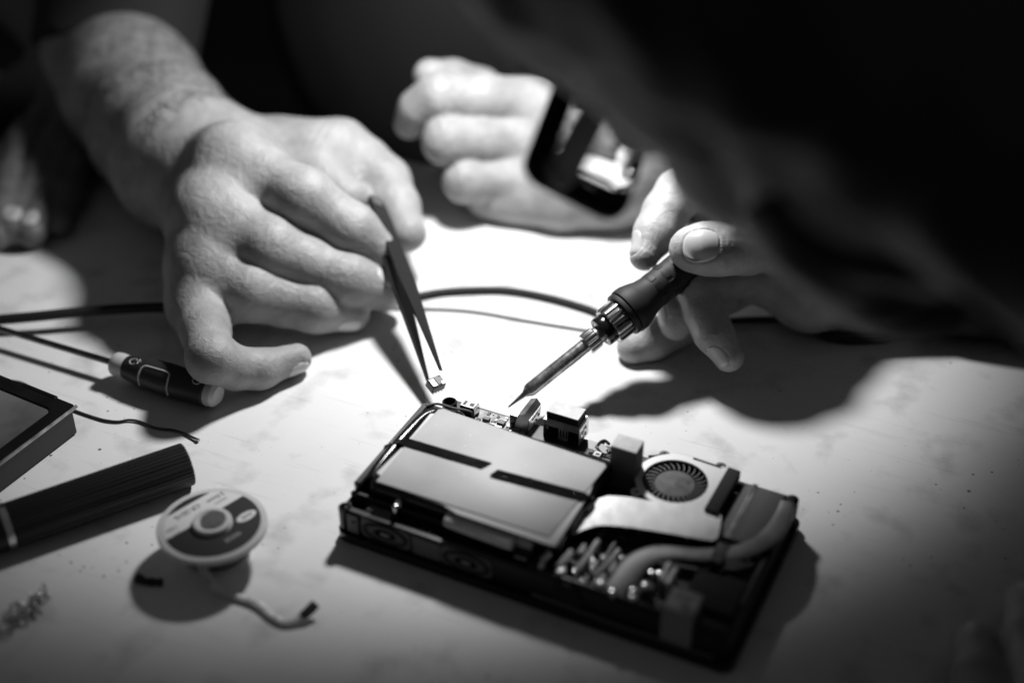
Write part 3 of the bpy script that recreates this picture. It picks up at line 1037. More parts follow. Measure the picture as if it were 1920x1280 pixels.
m = MB(); m.lathe([(6.8, 58), (8.6, 58.2), (9.0, 58.9), (9.0, 66), (8.6, 66.6)], 96, MI, flute=(16, .7)); m.build('lock_ring', mat('ribbed_dark_ring', .36, .2, .9), iron, True, smooth=25)
m = MB(); m.lathe([(8.6, 66.4), (10.4, 66.6), (10.6, 67.2), (10.6, 68.6), (9.4, 68.8), (9.4, 69.2), (11.0, 69.4), (11.1, 70.2), (11.0, 73), (10.0, 76.5), (8.7, 80), (8.1, 84), (8.1, 96), (8.6, 112), (9.4, 130), (9.2, 150), (8.4, 168), (6, 174), (0, 175)], 48, MI)
hdl = m.build('handle', RUBBER, iron, True)
m = MB()
for r_ in range(3):
    for k in range(8):
        Mr = MI @ Matrix.Rotation(2 * math.pi * (k + .5 * (r_ % 2)) / 8, 4, 'Z') @ Matrix.Translation((8.02, 0, 86 + r_ * 6.4)) @ Matrix.Rotation(math.radians(90), 4, 'Y')
        m.lathe([(2.7, -.6), (2.6, .0), (2.4, .08), (0, .08)], 6, Mr)
m.build('grip_pad', mat('smooth_grip_rubber', .012, .55, spec=.3), hdl, True)
tail = tip + iD * 174
m = MB(); m.tube(catmull([tail, tail + iD * 22 + np.array([0, 0, -4]), tail + np.array([60, 6, 0]), (300, 560, 40), (380, 500, 3)], 6), 2.2, 10); m.build('cord', RUBBER, iron, True)

# ------------------------------------------------------------------ tweezers and the part they hold
tw_tip = at(815, 706, 13)
tw_rear = pd(704, 376, 704)
tD = unit(tw_rear - tw_tip); tL = np.linalg.norm(tw_rear - tw_tip)
side = unit(np.cross(tD, FW)); side = side * (1 if side[0] > 0 else -1)
nrm = unit(-FW + tD * (FW @ tD))
sep = side * .8 + nrm * .6; wid = nrm * .8 - side * .6
twz = empty('tweezers', tw_tip, 0, 'black steel tweezers held above the back edge of the computer', 'tweezers')
for s_ in (-1, 1):
    b = MB(); t = b.bm
    rows = []
    for k in range(19):
        q = k / 18
        off = s_ * (4.2 * (1 - q) ** .8 * (1 if q < .98 else .3) + .45)
        hwid = .8 + 4.2 * min(1, q / .5) ** 1.1 if q < .62 else 5.0 - 1.5 * (q - .62)
        th = .5 + .5 * min(1, q * 3)
        c_ = tw_tip + tD * tL * q + sep * off
        # the blades turn their broad faces a little towards the viewer
        ax = wid
        n2 = unit(np.cross(tD, ax))
        rows.append([t.verts.new(c_ + ax * hwid * a_ + n2 * th * b_) for a_, b_ in ((-1, -.5), (1, -.5), (1, .5), (-1, .5))])
    for A, B in zip(rows, rows[1:]):
        for k in range(4):
            t.faces.new((A[k], A[(k + 1) % 4], B[(k + 1) % 4], B[k]))
    t.faces.new(rows[0]); t.faces.new(rows[-1])
    bmesh.ops.recalc_face_normals(t, faces=t.faces[:])
    b.build('blade', MATS.get('black_coated_steel') or mat('black_coated_steel', .012, .42, spec=.3), twz, True, smooth=30)
m = MB(); m.box(-3.4, 3.4, -1.2, 1.2, -3, 4, bev=.6, M=frame(tw_rear - tD * 1.5, tD, tuple(wid))); m.build('rear_cap', STEEL, twz, True)
pc = at(817, 720, 12)
Mp = frame(pc, (.25, -.2, .95), (.75, .55, .1))
cp = empty('small_connector', pc, 0, 'tiny metal socket gripped in the tips of the black tweezers', 'connector')
m = MB(); m.box(-3.6, 3.6, -2.8, 2.8, -2.2, 2.0, bev=.35, M=Mp); m.build('socket_body', BLACK, cp, True)
m = MB(); m.box(-3.3, -.9, -2.3, 1.6, 2.0, 2.4, bev=.15, M=Mp); m.box(3.5, 3.9, -2.0, 2.0, -1.6, 1.6, bev=.15, M=Mp); m.build('shell_plate', STEEL, cp, True)
m = MB(); m.box(-.3, 3.3, -2.2, 2.2, 2.0, 2.3, bev=.1, M=Mp); m.build('socket_cap', BLACK, cp, True)
m = MB()
for k in range(4):
    m.box(-2.8 + k * 1.6, -2.3 + k * 1.6, -2.8, -2.2, -3.0, -1.4, M=Mp)
m.box(1.4, 3.0, -2.6, -1.2, 1.8, 2.6, M=Mp)
m.build('pin', STEEL, cp, True)

# ------------------------------------------------------------------ screwdriver
sA, sB = at(216, 681, 8), at(408, 740, 7.6)
sD = unit(sB - sA); sL = np.linalg.norm(sB - sA)
sd = empty('screwdriver', at(300, 712, 0), 0, 'long screwdriver with black and pale handle under the hand holding the tweezers', 'screwdriver')
MS = frame(sA, sD, (0, 0, 1))
m = MB(); m.tube([sA - sD * 130 + np.array([0, 0, -1]), sA + sD * 2], 1.55, 14); m.build('shaft', DARKMETAL, sd, True)
m = MB(); m.lathe([(1.5, -.6), (4.8, -.3), (5.4, .5), (5.7, 3), (5.4, 7.2)], 36, MS); m.build('collar', PALE, sd, True)
m = MB(); m.lathe([(5.5, 7.0), (5.7, 8), (6.6, 14), (7.4, 22), (7.7, 30), (7.3, 38), (6.9, sL - 5), (6.3, sL - 4.2)], 40, MS); gr = m.build('grip', HANDLE, sd, True)
m = MB(); m.lathe([(6.2, sL - 4.5), (6.3, sL - 4), (5.8, sL - 1), (4.2, sL + .6), (0, sL + 1)], 36, MS); m.build('end_cap', PALE, sd, True)


def on_grip(h, ang, lift=.0):
    r = np.interp(h, [7, 8, 14, 22, 30, 38, sL - 5], [5.5, 5.7, 6.6, 7.4, 7.7, 7.3, 6.9]) + lift
    return np.array(MS @ Vector((r * math.cos(ang), r * math.sin(ang), h)))


# viewing side of the grip: angle that faces the camera
va_ = max(np.linspace(0, 2 * math.pi, 72), key=lambda a: -(on_grip(24, a) @ np.array([0, .82, -.57])))
sgn = 1 if on_grip(24, va_ + .5)[2] > on_grip(24, va_ - .5)[2] else -1
m = MB()
line = [(34, -1.0), (34, -.5), (34, .1), (33.4, .42), (31, .5), (26, .5), (21, .5), (19.5, .42), (18.6, .2), (18.2, -.3), (18.2, -1.0)]
m.tube(catmull([on_grip(h, va_ + sgn * a, .02) for h, a in line], 4), .45, 6); m.build('trim_line', PALE, gr, True)
m = MB()
ar = [(12.5 + 1.9 * math.cos(a), .62 + .26 * math.sin(a)) for a in np.linspace(.6, 5.6, 14)]
m.tube([on_grip(h, va_ + sgn * a, .0) for h, a in ar], .28, 5)
m.tube([on_grip(15.2, va_ + sgn * .5, 0), on_grip(15.2, va_ + sgn * .92, 0)], .26, 5); m.tube([on_grip(14.0, va_ + sgn * .72, 0), on_grip(16.6, va_ + sgn * .72, 0)], .26, 5)
m.build('printed_mark', PALE, gr, True)
m = MB(); m.tube([on_grip(sL - 8.5 + 2.2 * math.cos(a), va_ + sgn * (.62 + .3 * math.sin(a)), 0) for a in np.linspace(0, 6.28, 18)], .3, 5); m.build('printed_ring', PALE, gr, True)

# ------------------------------------------------------------------ cables and wires
P_ = [at(-60, 604, 6), at(60, 594, 8), at(170, 583, 9), at(270, 577, 9), at(350, 577, 9), at(480, 582, 6), at(640, 582, 2.2), at(760, 560, 2.2), at(830, 547, 2.2), at(905, 543, 2.2), at(960, 545, 2.2), at(1030, 558, 2.2), at(1100, 578, 2.2), at(1160, 600, 2.2), at(1260, 610, 2.2), at(1400, 600, 2.2), at(1490, 604, 2.2), at(1560, 634, 2.2), at(1640, 636, 2.2), at(1720, 622, 2.2), at(1900, 606, 2.2), at(2100, 600, 2.2)]
rad = [2.5] * 5 + [2.3] + [2.0, 1.9] + [1.75] * 20
pp = catmull(P_, 6)
m = MB(); m.tube(pp, list(np.interp(np.linspace(0, 1, len(pp)), np.linspace(0, 1, len(P_)), rad[:len(P_)])), 12)
tag(m.build('black_cable', RUBBER), 'thick black cable running across the table behind both hands', 'cable')
P_ = [at(560, 600, .8), at(650, 585, .8), at(720, 579, .8), at(830, 580, .8), at(900, 586, .8), at(980, 600, .8), at(1060, 613, .8), at(1130, 622, .8), at(1200, 616, .8)]
m = MB(); m.tube(catmull(P_, 6), .75, 8)
tag(m.build('grey_wire', mat('grey_wire_sheath', .10, .5)), 'thin grey wire lying on the table in front of the thick black cable', 'wire')
P_ = [at(-20, 715, .7), at(10, 713, .7), at(40, 717, .7), at(66, 731, .7), at(100, 752, .7), at(145, 771, .7), at(180, 783, .7), at(200, 788, .8), at(222, 790, .8), at(242, 787, .9), at(262, 790, .8), at(285, 800, .7), at(305, 804, .7), at(325, 806, .7), at(345, 812, .8), at(360, 819, .9), at(371, 824, 1.1)]
m = MB(); m.tube(catmull(P_, 5), .55, 8)
ww = m.build('bent_wire', mat('dark_wire_sheath', .02, .4)); tag(ww, 'short thin bent wire ending near the ribbed black pen, coming from behind the clear-lidded case', 'wire')
m = MB(); m.tube([at(368, 823, 1.0), at(373, 825, 1.2)], .7, 8); m.build('bare_end', STEEL, ww)

# ------------------------------------------------------------------ case with a clear lid at the left edge
b0_, b1_ = at(147, 812, 0), at(0, 925, 0)
bx = unit(b1_ - b0_); by = np.array([bx[1], -bx[0], 0])
if by[0] > 0: by = -by
case = empty('clear_lid_case', b0_, math.atan2(-bx[1], -bx[0]), 'black plastic case with a smoky clear lid, cut by the left edge of the photo', 'case')
# local x runs from the near end to the corner (ends at 0), local y to the left
lw = 62.0
flip = 1 if (np.array([math.cos(math.atan2(-bx[1], -bx[0]) + math.pi / 2), math.sin(math.atan2(-bx[1], -bx[0]) + math.pi / 2)]) @ by[:2]) > 0 else -1


def yy(a, b):
    return (a, b) if flip > 0 else (-b, -a)


m = MB(); y0, y1 = yy(0, lw); m.box(-96, 0, y0, y1, .2, 13.4, bev=.8); m.build('case_body', BLACK, case)
o_ = rrect(-97, .9, *yy(-.9, lw + .9), 1.6); i_ = rrect(-91, -6, *yy(5.4, lw - 6), 3.2)
m = MB(); m.ring(o_, i_, 13.4, 15.2); lid = m.build('lid_frame', GLOSS, case)
m = MB(); m.prism(rrect(-91.4, -5.6, *yy(5.0, lw - 5.6), 3.2), 14.0, 14.5); m.build('lid_window', WINDOW, lid)
m = MB(); m.tube([(-97.4, yy(-1.2, 0)[0 if flip > 0 else 1], 14.6), (1.2, yy(-1.2, 0)[0 if flip > 0 else 1], 14.6)], .8, 10); m.build('lid_edge', STEEL, lid)  # bright metal put on the plastic edge to give its highlight line
m = MB(); ya = yy(10, 30); m.box(-.4, 2.0, ya[0], ya[1], 11.5, 15.6, bev=.5); m.build('hinge', GLOSS, case)
for k, (x, y, r) in enumerate(((-34, 30, 15), (-52, 36, 19))):
    y_ = y * flip
    m = MB(); m.lathe([(r, 14.55), (r, 14.75), (r - .9, 14.75), (r - .9, 14.55)], 48, Matrix.Translation((x, y_, 0)), closed=True); m.build('moulded_ring', mat('clear_ring_%d' % k, .22, .2), lid)

# ------------------------------------------------------------------ ribbed black pen
pA, pB = at(352, 869, 9.2), at(12, 986, 9.2)
pD = unit(pB - pA); pL = np.linalg.norm(pB - pA)
MP = frame(pA, pD, (0, 0, 1))
pen = empty('ribbed_pen', at(200, 930, 0), 0, 'fat ribbed black marker barrel with a silver ring, lying above the spool', 'pen')
m = MB(); m.lathe([(0, 1.2), (7.0, 1.0), (8.3, .4), (8.9, 0), (9.2, .5), (9.2, pL - 1.4), (8.9, pL - 1.2)], 144, MP, flute=(36, .28)); m.build('barrel', mat('pen_black', .012, .34, bump=(300, .08, .1)), pen, True, smooth=25)
m = MB(); m.lathe([(8.9, pL - 1.5), (9.5, pL - 1.3), (9.6, pL), (9.5, pL + 1.4), (8.9, pL + 1.6)], 48, MP); m.build('silver_ring', CHROME, pen, True)
m = MB(); m.lathe([(8.8, pL + 1.4), (9.3, pL + 1.6), (9.3, pL + 60), (8, pL + 66), (0, pL + 66)], 48, MP); m.build('cap', BLACK, pen, True)
q = pA + pD * 20 + np.array([0, -6.0, 6.6])

# ------------------------------------------------------------------ spool of desoldering braid
sc = at(398, 981, 15.6)
spool = empty('braid_spool', (sc[0], sc[1], 0), 0, 'round flat spool of desoldering braid with a printed black and white label', 'spool')
RS = 21.4
m = MB(); m.lathe([(6, 0), (13.5, 0), (13.5, 1.2), (6, 1.2)], 48, closed=True); m.build('lower_flange', TRANSL, spool)
m = MB(); m.lathe([(5.9, 1.2), (12, 1.2), (12.4, 6), (12, 13.2), (5.9, 13.2)], 48, closed=True); m.build('wound_braid', mat('wound_braid_shaded', .16, .5, .3, bump=(900, .8, .5)), spool)  # darker than the loose tail: shade under the flange put in its colour
m = MB(); m.lathe([(5.9, 13.2), (RS - .4, 13.2), (RS, 13.6), (RS, 15.2), (RS - .4, 15.6), (5.9, 15.6)], 72, closed=True); m.build('upper_flange', TRANSL, spool)
m = MB(); m.lathe([(5.0, .2), (5.9, .2), (7.3, 15.6), (7.7, 16.9), (7.2, 17.6), (5.6, 17.6), (4.9, 16.8), (4.6, 6)], 48, closed=True); 
m.build('hub', TRANSL, spool)
m = MB(); m.lathe([(0, .2), (4.7, .2), (4.7, .8), (2.4, .8), (2.2, 2.4), (0, 2.4)], 32); m.build('hub_floor', GREYPL, spool)
tdir = unit(at(304, 1001, 15.6) - at(416, 936, 15.6)); udir = np.array([-tdir[1], tdir[0], 0])
ML = Matrix(((tdir[0], udir[0], 0, 0), (tdir[1], udir[1], 0, 0), (0, 0, 1, 0), (0, 0, 0, 1)))


def lab(u, v):
    q = at(u, v, 15.7) - sc
    return q @ tdir, q @ udir


RL = 18.7
m = MB()
m.lathe([(7.9, 15.62), (RL, 15.62), (RL, 15.70), (7.9, 15.70)], 72, closed=True); lb = m.build('label', LABELDARK, spool)
uA, uB = lab(340, 951)[1], lab(402, 946)[1]


def band(u0, u1, r=RL - .05, n=24, hole=8.0):
    """label stripe between two lines, cut by the disc and the hub hole"""
    polys = []
    us = np.linspace(u0, u1, n)
    quads = []
    for a, b in zip(us, us[1:]):
        xa, xb = math.sqrt(max(0, r * r - a * a)), math.sqrt(max(0, r * r - b * b))
        ha, hb = (math.sqrt(max(0, hole * hole - q * q)) for q in (a, b))
        if ha < .01 and hb < .01:
            quads.append([(-xa, a), (xa, a), (xb, b), (-xb, b)])
        else:
            quads.append([(-xa, a), (-ha, a), (-hb, b), (-xb, b)]); quads.append([(ha, a), (xa, a), (xb, b), (hb, b)])
    return quads


def flat(quads, z, name, mt, parent, M=ML):
    b = MB(); t = b.bm
    for q in quads:
        t.faces.new([t.verts.new(M @ Vector((p[0], p[1], z))) for p in q])
    bmesh.ops.remove_doubles(t, verts=t.verts[:], dist=.001)
    for f in t.faces:
        if f.normal.z < 0: f.normal_flip()
    return b.build(name, mt, parent, smooth=0)


edge_lo = (lab(298, 986)[1] + lab(385, 919)[1]) / 2
edge_hi = (lab(313, 1023)[1] + lab(444, 925)[1]) / 2
flat(band(edge_lo, edge_hi), 15.74, 'label_stripe', PAPER, lb)
ov = lab(462, 967)
flat([[(ov[0] + 4.4 * math.cos(a), ov[1] + 2.3 * math.sin(a)) for a in np.linspace(0, 2 * math.pi, 32, endpoint=False)]], 15.74, 'label_oval', PAPER, lb)


def lt(body, u, v, size, mt=INK, bold=.0):
    x, y = lab(u, v)
    text('label_text', body, size, ML @ Matrix.Translation((x, y, 15.79)), mt, lb, bold=bold)


lt('CP-2515', 351, 959, 3.3, bold=.05)
lt('2.5mm', 404, 932, 2.9, bold=.04)
lt('WIDTH', 414, 938, 1.7)
lt('1.5m', 322, 992, 2.5, bold=.04)
lt('LENGTH', 326, 1004, 1.7)
lt('goot', 463, 967, 2.7, bold=.05)
lt('WICK', 436, 1006, 2.8, LABELGREY if False else mat('label_text_pale', .42, .5), bold=.04)
# the loose end of the braid
P_ = [at(377, 1058, 7), at(388, 1080, 5), at(400, 1099, 3), at(425, 1110, 1.6), at(450, 1121, 1.2), at(475, 1128, 1.4), at(492, 1138, 1.4), at(512, 1156, 1.2), at(534, 1167, 1.2), at(556, 1163, 1.6), at(574, 1149, 3.0), at(592, 1131, 4.4)]
pp = catmull(P_, 5)
m = MB(); m.tube(pp, 1.75, 8, flat=.34, up=(.25, -.35, 1)); tl = m.build('braid_tail', BRAID, spool, True)
m = MB(); m.tube(pp[-8:], 1.95, 8, flat=.42, up=(.25, -.35, 1)); m.build('used_end', mat('burnt_flux', .02, .6), spool, True)

# ------------------------------------------------------------------ scraps
P_ = [at(257, 1082, 1.6), at(272, 1089, 1.4), at(286, 1090, 1.4), at(303, 1091, 1.6)]
m = MB(); m.tube(catmull(P_, 4), [1.9, 2.0, 1.8, 1.6, 1.4, 1.4, 1.6, 1.6, 1.7, 1.5, 1.3, 1.6, 1.7], 9)
tag(m.build('sleeve_scrap', RUBBER), 'small black scrap of heat-shrink sleeve in the shadow of the spool', 'scrap')
cl = empty('wire_tangle', at(58, 1160, 0), 0, 'little tangle of shiny wire offcuts near the bottom left corner', 'wire tangle')
cc = at(66, 1145, 0)
for k in range(13):
    a0 = random.uniform(0, 6.28)
    ctr = cc + np.array([random.uniform(-6.5, 6.5), random.uniform(-7.5, 7.5), random.uniform(1.6, 5)])
    r = random.uniform(1.6, 3.6); ax = unit([random.uniform(-1, 1), random.uniform(-1, 1), random.uniform(.1, 1)])
    F_ = frame(ctr, ax)
    pts = [np.array(F_ @ Vector((r * math.cos(a0 + t_), r * math.sin(a0 + t_) * .7, .25 * t_))) for t_ in np.linspace(0, random.uniform(3.5, 9), 22)]
    for p_ in pts: p_[2] = max(.5, p_[2])
    m = MB(); m.tube(pts, .42, 6); m.build('wire_curl', random.choice((STEEL, CHROME, PORT)), cl, True)
# ------------------------------------------------------------------ people
def J(u, v, d, r):
    return (pd(u, v, d), r)


DA = -60


def Ja(u, v, d, r):
    return (pd(u, v, d - DA), r * (d - DA) / d)


TOCAM = -FW


def hand_fn(fingers, palm, wr=(), nails=(), kp=9.0, kf=1.6, kpalm=12.0, extra=None):
    def fn(p):
        d = None
        for seg in palm:
            e = chain(p, seg, 8.0)
            d = e if d is None else smin(d, e, kpalm)
        ff = None
        for f in fingers:
            e = chain(p, f, 5.0)
            ff = e if ff is None else smin(ff, e, kf)
        d = smin(d, ff, kp)
        for w in wr:
            d = d + wrinkle(p, *w)
        for N in nails:
            d = d + nail_dent(p, N)
        if extra:
            d = extra(p, d)
        return d
    return fn


def bounds(parts, pad):
    P = np.array([a for f in parts for a, r in f])
    R_ = np.array([r for f in parts for a, r in f])[:, None]
    return (P - R_).min(0) - pad, (P + R_).max(0) + pad


def lump(p, s, a):
    return a * (np.sin(p[:, 0] / s + 1.3 * np.sin(p[:, 2] / s * .7)) * np.sin(p[:, 1] / s * 1.13 + .6) + .6 * np.sin(p[:, 2] / s * .9 + p[:, 0] / s * .5))


# ---------- person across the table: hand with the tweezers, resting fist
idx = [Ja(436, 306, 636, 16.0), Ja(495, 338, 628, 13.6), Ja(570, 374, 618, 13.6), Ja(616, 405, 622, 11.4), Ja(658, 432, 622, 11.8), Ja(712, 478, 630, 9.5)]
mid = [Ja(396, 404, 622, 15.0), Ja(448, 434, 618, 13.6), Ja(505, 466, 612, 14.2), Ja(574, 496, 617, 12.2), Ja(648, 525, 618, 11.8), Ja(720, 546, 626, 9.0)]
rin = [Ja(386, 494, 617, 13.8), Ja(426, 520, 613, 12.2), Ja(469, 546, 607, 12.8), Ja(530, 563, 613, 10.9), Ja(590, 576, 614, 10.6), Ja(660, 588, 622, 7.8)]
pin = [Ja(378, 566, 616, 12.2), J(384, 620, 648, 10.9), J(396, 672, 628, 10.6), J(440, 690, 638, 9.2), J(486, 692, 645, 8.7), J(556, 672, 655, 7.2)]
thu = [Ja(520, 290, 692, 16), Ja(640, 278, 680, 13.4), Ja(684, 306, 678, 11.8), Ja(722, 342, 674, 11.8), Ja(745, 388, 664, 10.2), Ja(764, 438, 652, 8.6)]
WR = pd(384, 322, 738)
palmA = [[(WR, 29), idx[0]], [(WR, 29), mid[0]], [(WR, 28), rin[0]], [(pd(436, 372, 716), 24), pin[0]], [Ja(480, 300, 680, 20), thu[0], Ja(600, 290, 672, 15)], [Ja(520, 310, 672, 16), Ja(600, 335, 660, 11), Ja(650, 370, 655, 9)], [Ja(470, 420, 660, 18), Ja(520, 480, 655, 14)], [Ja(430, 560, 650, 15), Ja(480, 590, 655, 10)]]
webs = [[(f[0][0] * .55 + f[1][0] * .45, f[0][1] * .84) for f in (idx, mid, rin, pin)], [(f[0][0] * .95 + f[1][0] * .05, f[0][1] * .95) for f in (idx, mid, rin, pin)]]
palmA += webs
armA = [(WR, 33.5), (pd(345, 300, 748), 35.5), (pd(300, 245, 782), 36.5), (pd(250, 176, 816), 38), (pd(208, 98, 856), 40)]
wrA = []
for fg, amp in ((idx, .34), (mid, .3), (rin, .28), (pin, .24)):
    for q in (2, 4):
        t_ = fg[q + 1][0] - fg[q - 1][0]
        wrA.append((fg[q][0], t_, TOCAM + np.array([0, 0, .5]), amp * (.3 if q == 2 else .2), 3.0 if q == 2 else 2.5, 4.2 if q == 2 else 3))
wrA.append((thu[3][0], thu[4][0] - thu[2][0], TOCAM, .2, 3.2, 6))
wrA.append((thu[1][0], thu[2][0] - thu[0][0], TOCAM, .22, 4.0, 7))


def N_at(fg, n, hw, hl, back=.25, off=0.0):
    tip_, pre = fg[-1][0], fg[-2][0]
    l = unit(tip_ - pre)
    n = unit(n - (np.dot(n, l)) * l)
    c = tip_ - l * fg[-1][1] * back
    return (c, l, n, hw, hl)


nlA = [N_at(pin, np.array([.25, -.6, -.35]) + .4 * RT, 4.2, 5.6), N_at(mid, RT * .9 - FW * .2 + UP * .3, 5.2, 6.0), N_at(rin, -UP * .7 - FW * .6, 4.6, 5.6), N_at(thu, RT * .8 + FW * .5 + UP * .3, 6.4, 7.4)]


def exA(p, d):
    d = smin(d, chain(p, armA, 14.0), 10.0)
    # tendon ridges and veins are soft swellings on the skin
    return d + .35 * lump(p, 11.0, 1.0) * .6


fnA = hand_fn([idx, mid, rin, pin, thu], palmA, wrA, nlA, extra=exA)
lo, hi = bounds([idx, mid, rin, pin, thu, armA] + palmA, 6)
A1 = sdf_mesh(fnA, lo, hi, 1.15)

# the resting left fist and forearm
f1 = [J(1002, 196, 776, 14), J(905, 186, 764, 13.2), J(822, 184, 756, 12.8), J(785, 206, 760, 10.5), J(768, 232, 766, 8.6)]
f2 = [J(990, 268, 774, 13.5), J(905, 266, 762, 12.2), J(838, 264, 755, 12.6), J(842, 276, 775, 10.5)]
f3 = [J(980, 338, 770, 13), J(915, 340, 763, 10.6), J(872, 340, 758, 11.0), J(885, 352, 778, 9.5)]
f4 = [J(985, 376, 768, 12), J(938, 378, 768, 9.2), J(910, 374, 772, 8.8), J(925, 372, 785, 8)]
t2 = [J(900, 170, 800, 13), J(850, 152, 785, 11), J(806, 142, 772, 9)]
WL = pd(1135, 318, 768)
palmL = [[(WL, 29), f1[0]], [(WL, 29), f2[0]], [(WL, 28), f3[0]], [(WL, 27), J(1050, 372, 764, 17), f4[0]]]
armL = [(WL, 29.5), (pd(1200, 296, 774), 31), (pd(1320, 258, 788), 36), (pd(1520, 214, 804), 40)]
wrL = [(f1[2][0], f1[3][0] - f1[1][0], TOCAM, .35, 4.5, 8), (f2[2][0], f2[1][0] - f2[0][0], TOCAM, .3, 4.5, 8)]
fnL = hand_fn([f1, f2, f3, f4, t2], palmL, wrL, (), kf=1.4, extra=lambda p, d: smin(d, chain(p, armL, 14), 10) + .2 * lump(p, 12, 1))
lo, hi = bounds([f1, f2, f3, f4, t2, armL] + palmL, 6)
A2 = sdf_mesh(fnL, lo, hi, 1.8)

elR, elL = armA[-1][0], armL[-1][0]
shR, shL = np.array([-170., 1050, 330]), np.array([230., 960, 330])
chest = (shR + shL) / 2


def fnAb(p):
    d = chain(p, [(elR, 41), (shR, 54)])
    d = smin(d, chain(p, [(elL, 41), (shL, 54)]), 10)
    d = smin(d, ell(p, chest + [0, 20, -140], (185, 115, 300)), 40)
    d = smin(d, chain(p, [(chest + [0, 0, 40], 62), (chest + [-20, -40, 160], 58)]), 30)
    d = smin(d, ell(p, chest + [-25, -60, 245], (78, 95, 118)), 14)          # head, above the photo
    d = smin(d, ell(p, chest + [-40, -158, 235], (10, 14, 16)), 8)
    return smin(d, chain(p, [(chest + [-35, -140, 255], 10), (chest + [-40, -162, 228], 11)]), 6)


A3 = sdf_mesh(fnAb, chest - [330, 330, 480], chest + [330, 260, 420], 6.0)
pA_ = empty('person', (chest[0], chest[1], -740), 0, 'person in a black shirt across the table, holding black tweezers, other fist resting', 'person')
bodyA = link('body', to_mesh('body', [A1, A2, A3]), SKIN_TAN, pA_, True)
for N in nlA:
    nail(fnA, N, pA_)


def fnShirt(p):
    s = 9.0 + .9 * lump(p, 34, 4.0) * .9 + lump(p, 15, 1.2)
    d = fnAb(p) - s
    d = smin(d, ell(p, chest + [0, -10, -330], (200, 150, 180)) - .6 * s, 40)
    d = np.maximum(d, (p[:, 2] - (chest[2] + 70)))
    a = p - np.asarray(elR, f32)
    ax = unit(shR - elR)
    d = np.where(np.linalg.norm(p - elR, axis=1) < 200, np.maximum(d, -6 - (a @ ax.astype(f32))), d)
    b = p - np.asarray(elL, f32)
    ax = unit(shL - elL)
    return np.where(np.linalg.norm(p - elL, axis=1) < 200, np.maximum(d, 26 - (b @ ax.astype(f32))), d)


link('shirt', to_mesh('shirt', [sdf_mesh(fnShirt, chest - [345, 345, 560], chest + [345, 280, 90], 5.0)]), CLOTH, pA_, True)
m = MB()
cc = chest + np.array([0, 0, 0])
for (x0, x1, z0, z1, y) in ((-70, -18, -360, -300, -158),):
    pass
m.bm.free()
fnH = lambda p: np.maximum(ell(p, chest + [-25, -48, 262], (86, 100, 118)) + lump(p, 7, 1.2), -(p[:, 1] - (chest[1] - 118) + 0 * p[:, 0]) - .0)
link('hair', to_mesh('hair', [sdf_mesh(lambda p: np.maximum(fnH(p), (chest[2] + 215) - p[:, 2]), chest - [130, 190, -120], chest + [90, 80, 400], 5.0)]), HAIR, pA_, True)


def arm_hair(fn, arm, n, name, parent, side, lo_q, hi_q, length=9.0, seedv=3):
    r_ = random.Random(seedv)
    b = MB(); t = b.bm
    pts, dirs = [], []
    for _ in range(n):
        q = (lo_q + (hi_q - lo_q) * r_.random() ** .6) * (len(arm) - 1.001)
        i = int(q); k = q - i
        c_ = arm[i][0] * (1 - k) + arm[i + 1][0] * k
        rad = arm[i][1] * (1 - k) + arm[i + 1][1] * k
        ax = unit(arm[i + 1][0] - arm[i][0])
        s1 = unit(np.cross(ax, side)); s2 = np.cross(s1, ax)
        a = r_.gauss(0, .75)
        nrm_ = s2 * math.cos(a) + s1 * math.sin(a)
        pts.append(c_ + nrm_ * (rad + 4)); dirs.append((nrm_, ax, r_.uniform(.6, 1.2) * length, r_.uniform(-.7, .7), s1 * math.cos(a) - s2 * math.sin(a)))
    X = np.array(pts); Nn = np.array([d_[0] for d_ in dirs])
    for _ in range(14):
        X = X - Nn * np.clip(evalp(fn, X), -3, 6)[:, None] * .8
    for x, (nn, ax, ln, sw, tn) in zip(X, dirs):
        a0 = x - nn * .4
        a1 = x + nn * 1.1 + (-ax * .45 + tn * sw * .4 - np.array([0, 0, .12])) * ln * .6
        a2 = x + nn * 1.2 + (-ax * .9 + tn * sw * .9 - np.array([0, 0, .3])) * ln
        w = unit(np.cross(a2 - a0, nn)) * .075
        v = [t.verts.new(a0 - w), t.verts.new(a0 + w), t.verts.new(a1 + w), t.verts.new(a1 - w), t.verts.new(a2), t.verts.new(a1 + nn * .09), t.verts.new(a0 + nn * .09)]
        t.faces.new((v[0], v[1], v[2], v[3])); t.faces.new((v[3], v[2], v[4])); t.faces.new((v[1], v[6], v[5], v[2])); t.faces.new((v[6], v[0], v[3], v[5])); t.faces.new((v[2], v[5], v[4])); t.faces.new((v[5], v[3], v[4]))
    return b.build(name, mat(name + '_strands', .06, .5), parent, True, smooth=0, kind='stuff')


arm_hair(fnA, armA, 2800, 'arm_hair', pA_, TOCAM + .5 * RT + .5 * np.array([0, 0, 1.0]), .06, .9)
arm_hair(fnL, armL, 420, 'arm_hair', pA_, TOCAM + .6 * np.array([0, 0, 1.0]), .12, .8, 9, 5)

# ---------- person with glasses on the right: hand with the iron
hA = np.array(iA); hdir = iD


def on_iron(t):
    return tip + iD * t


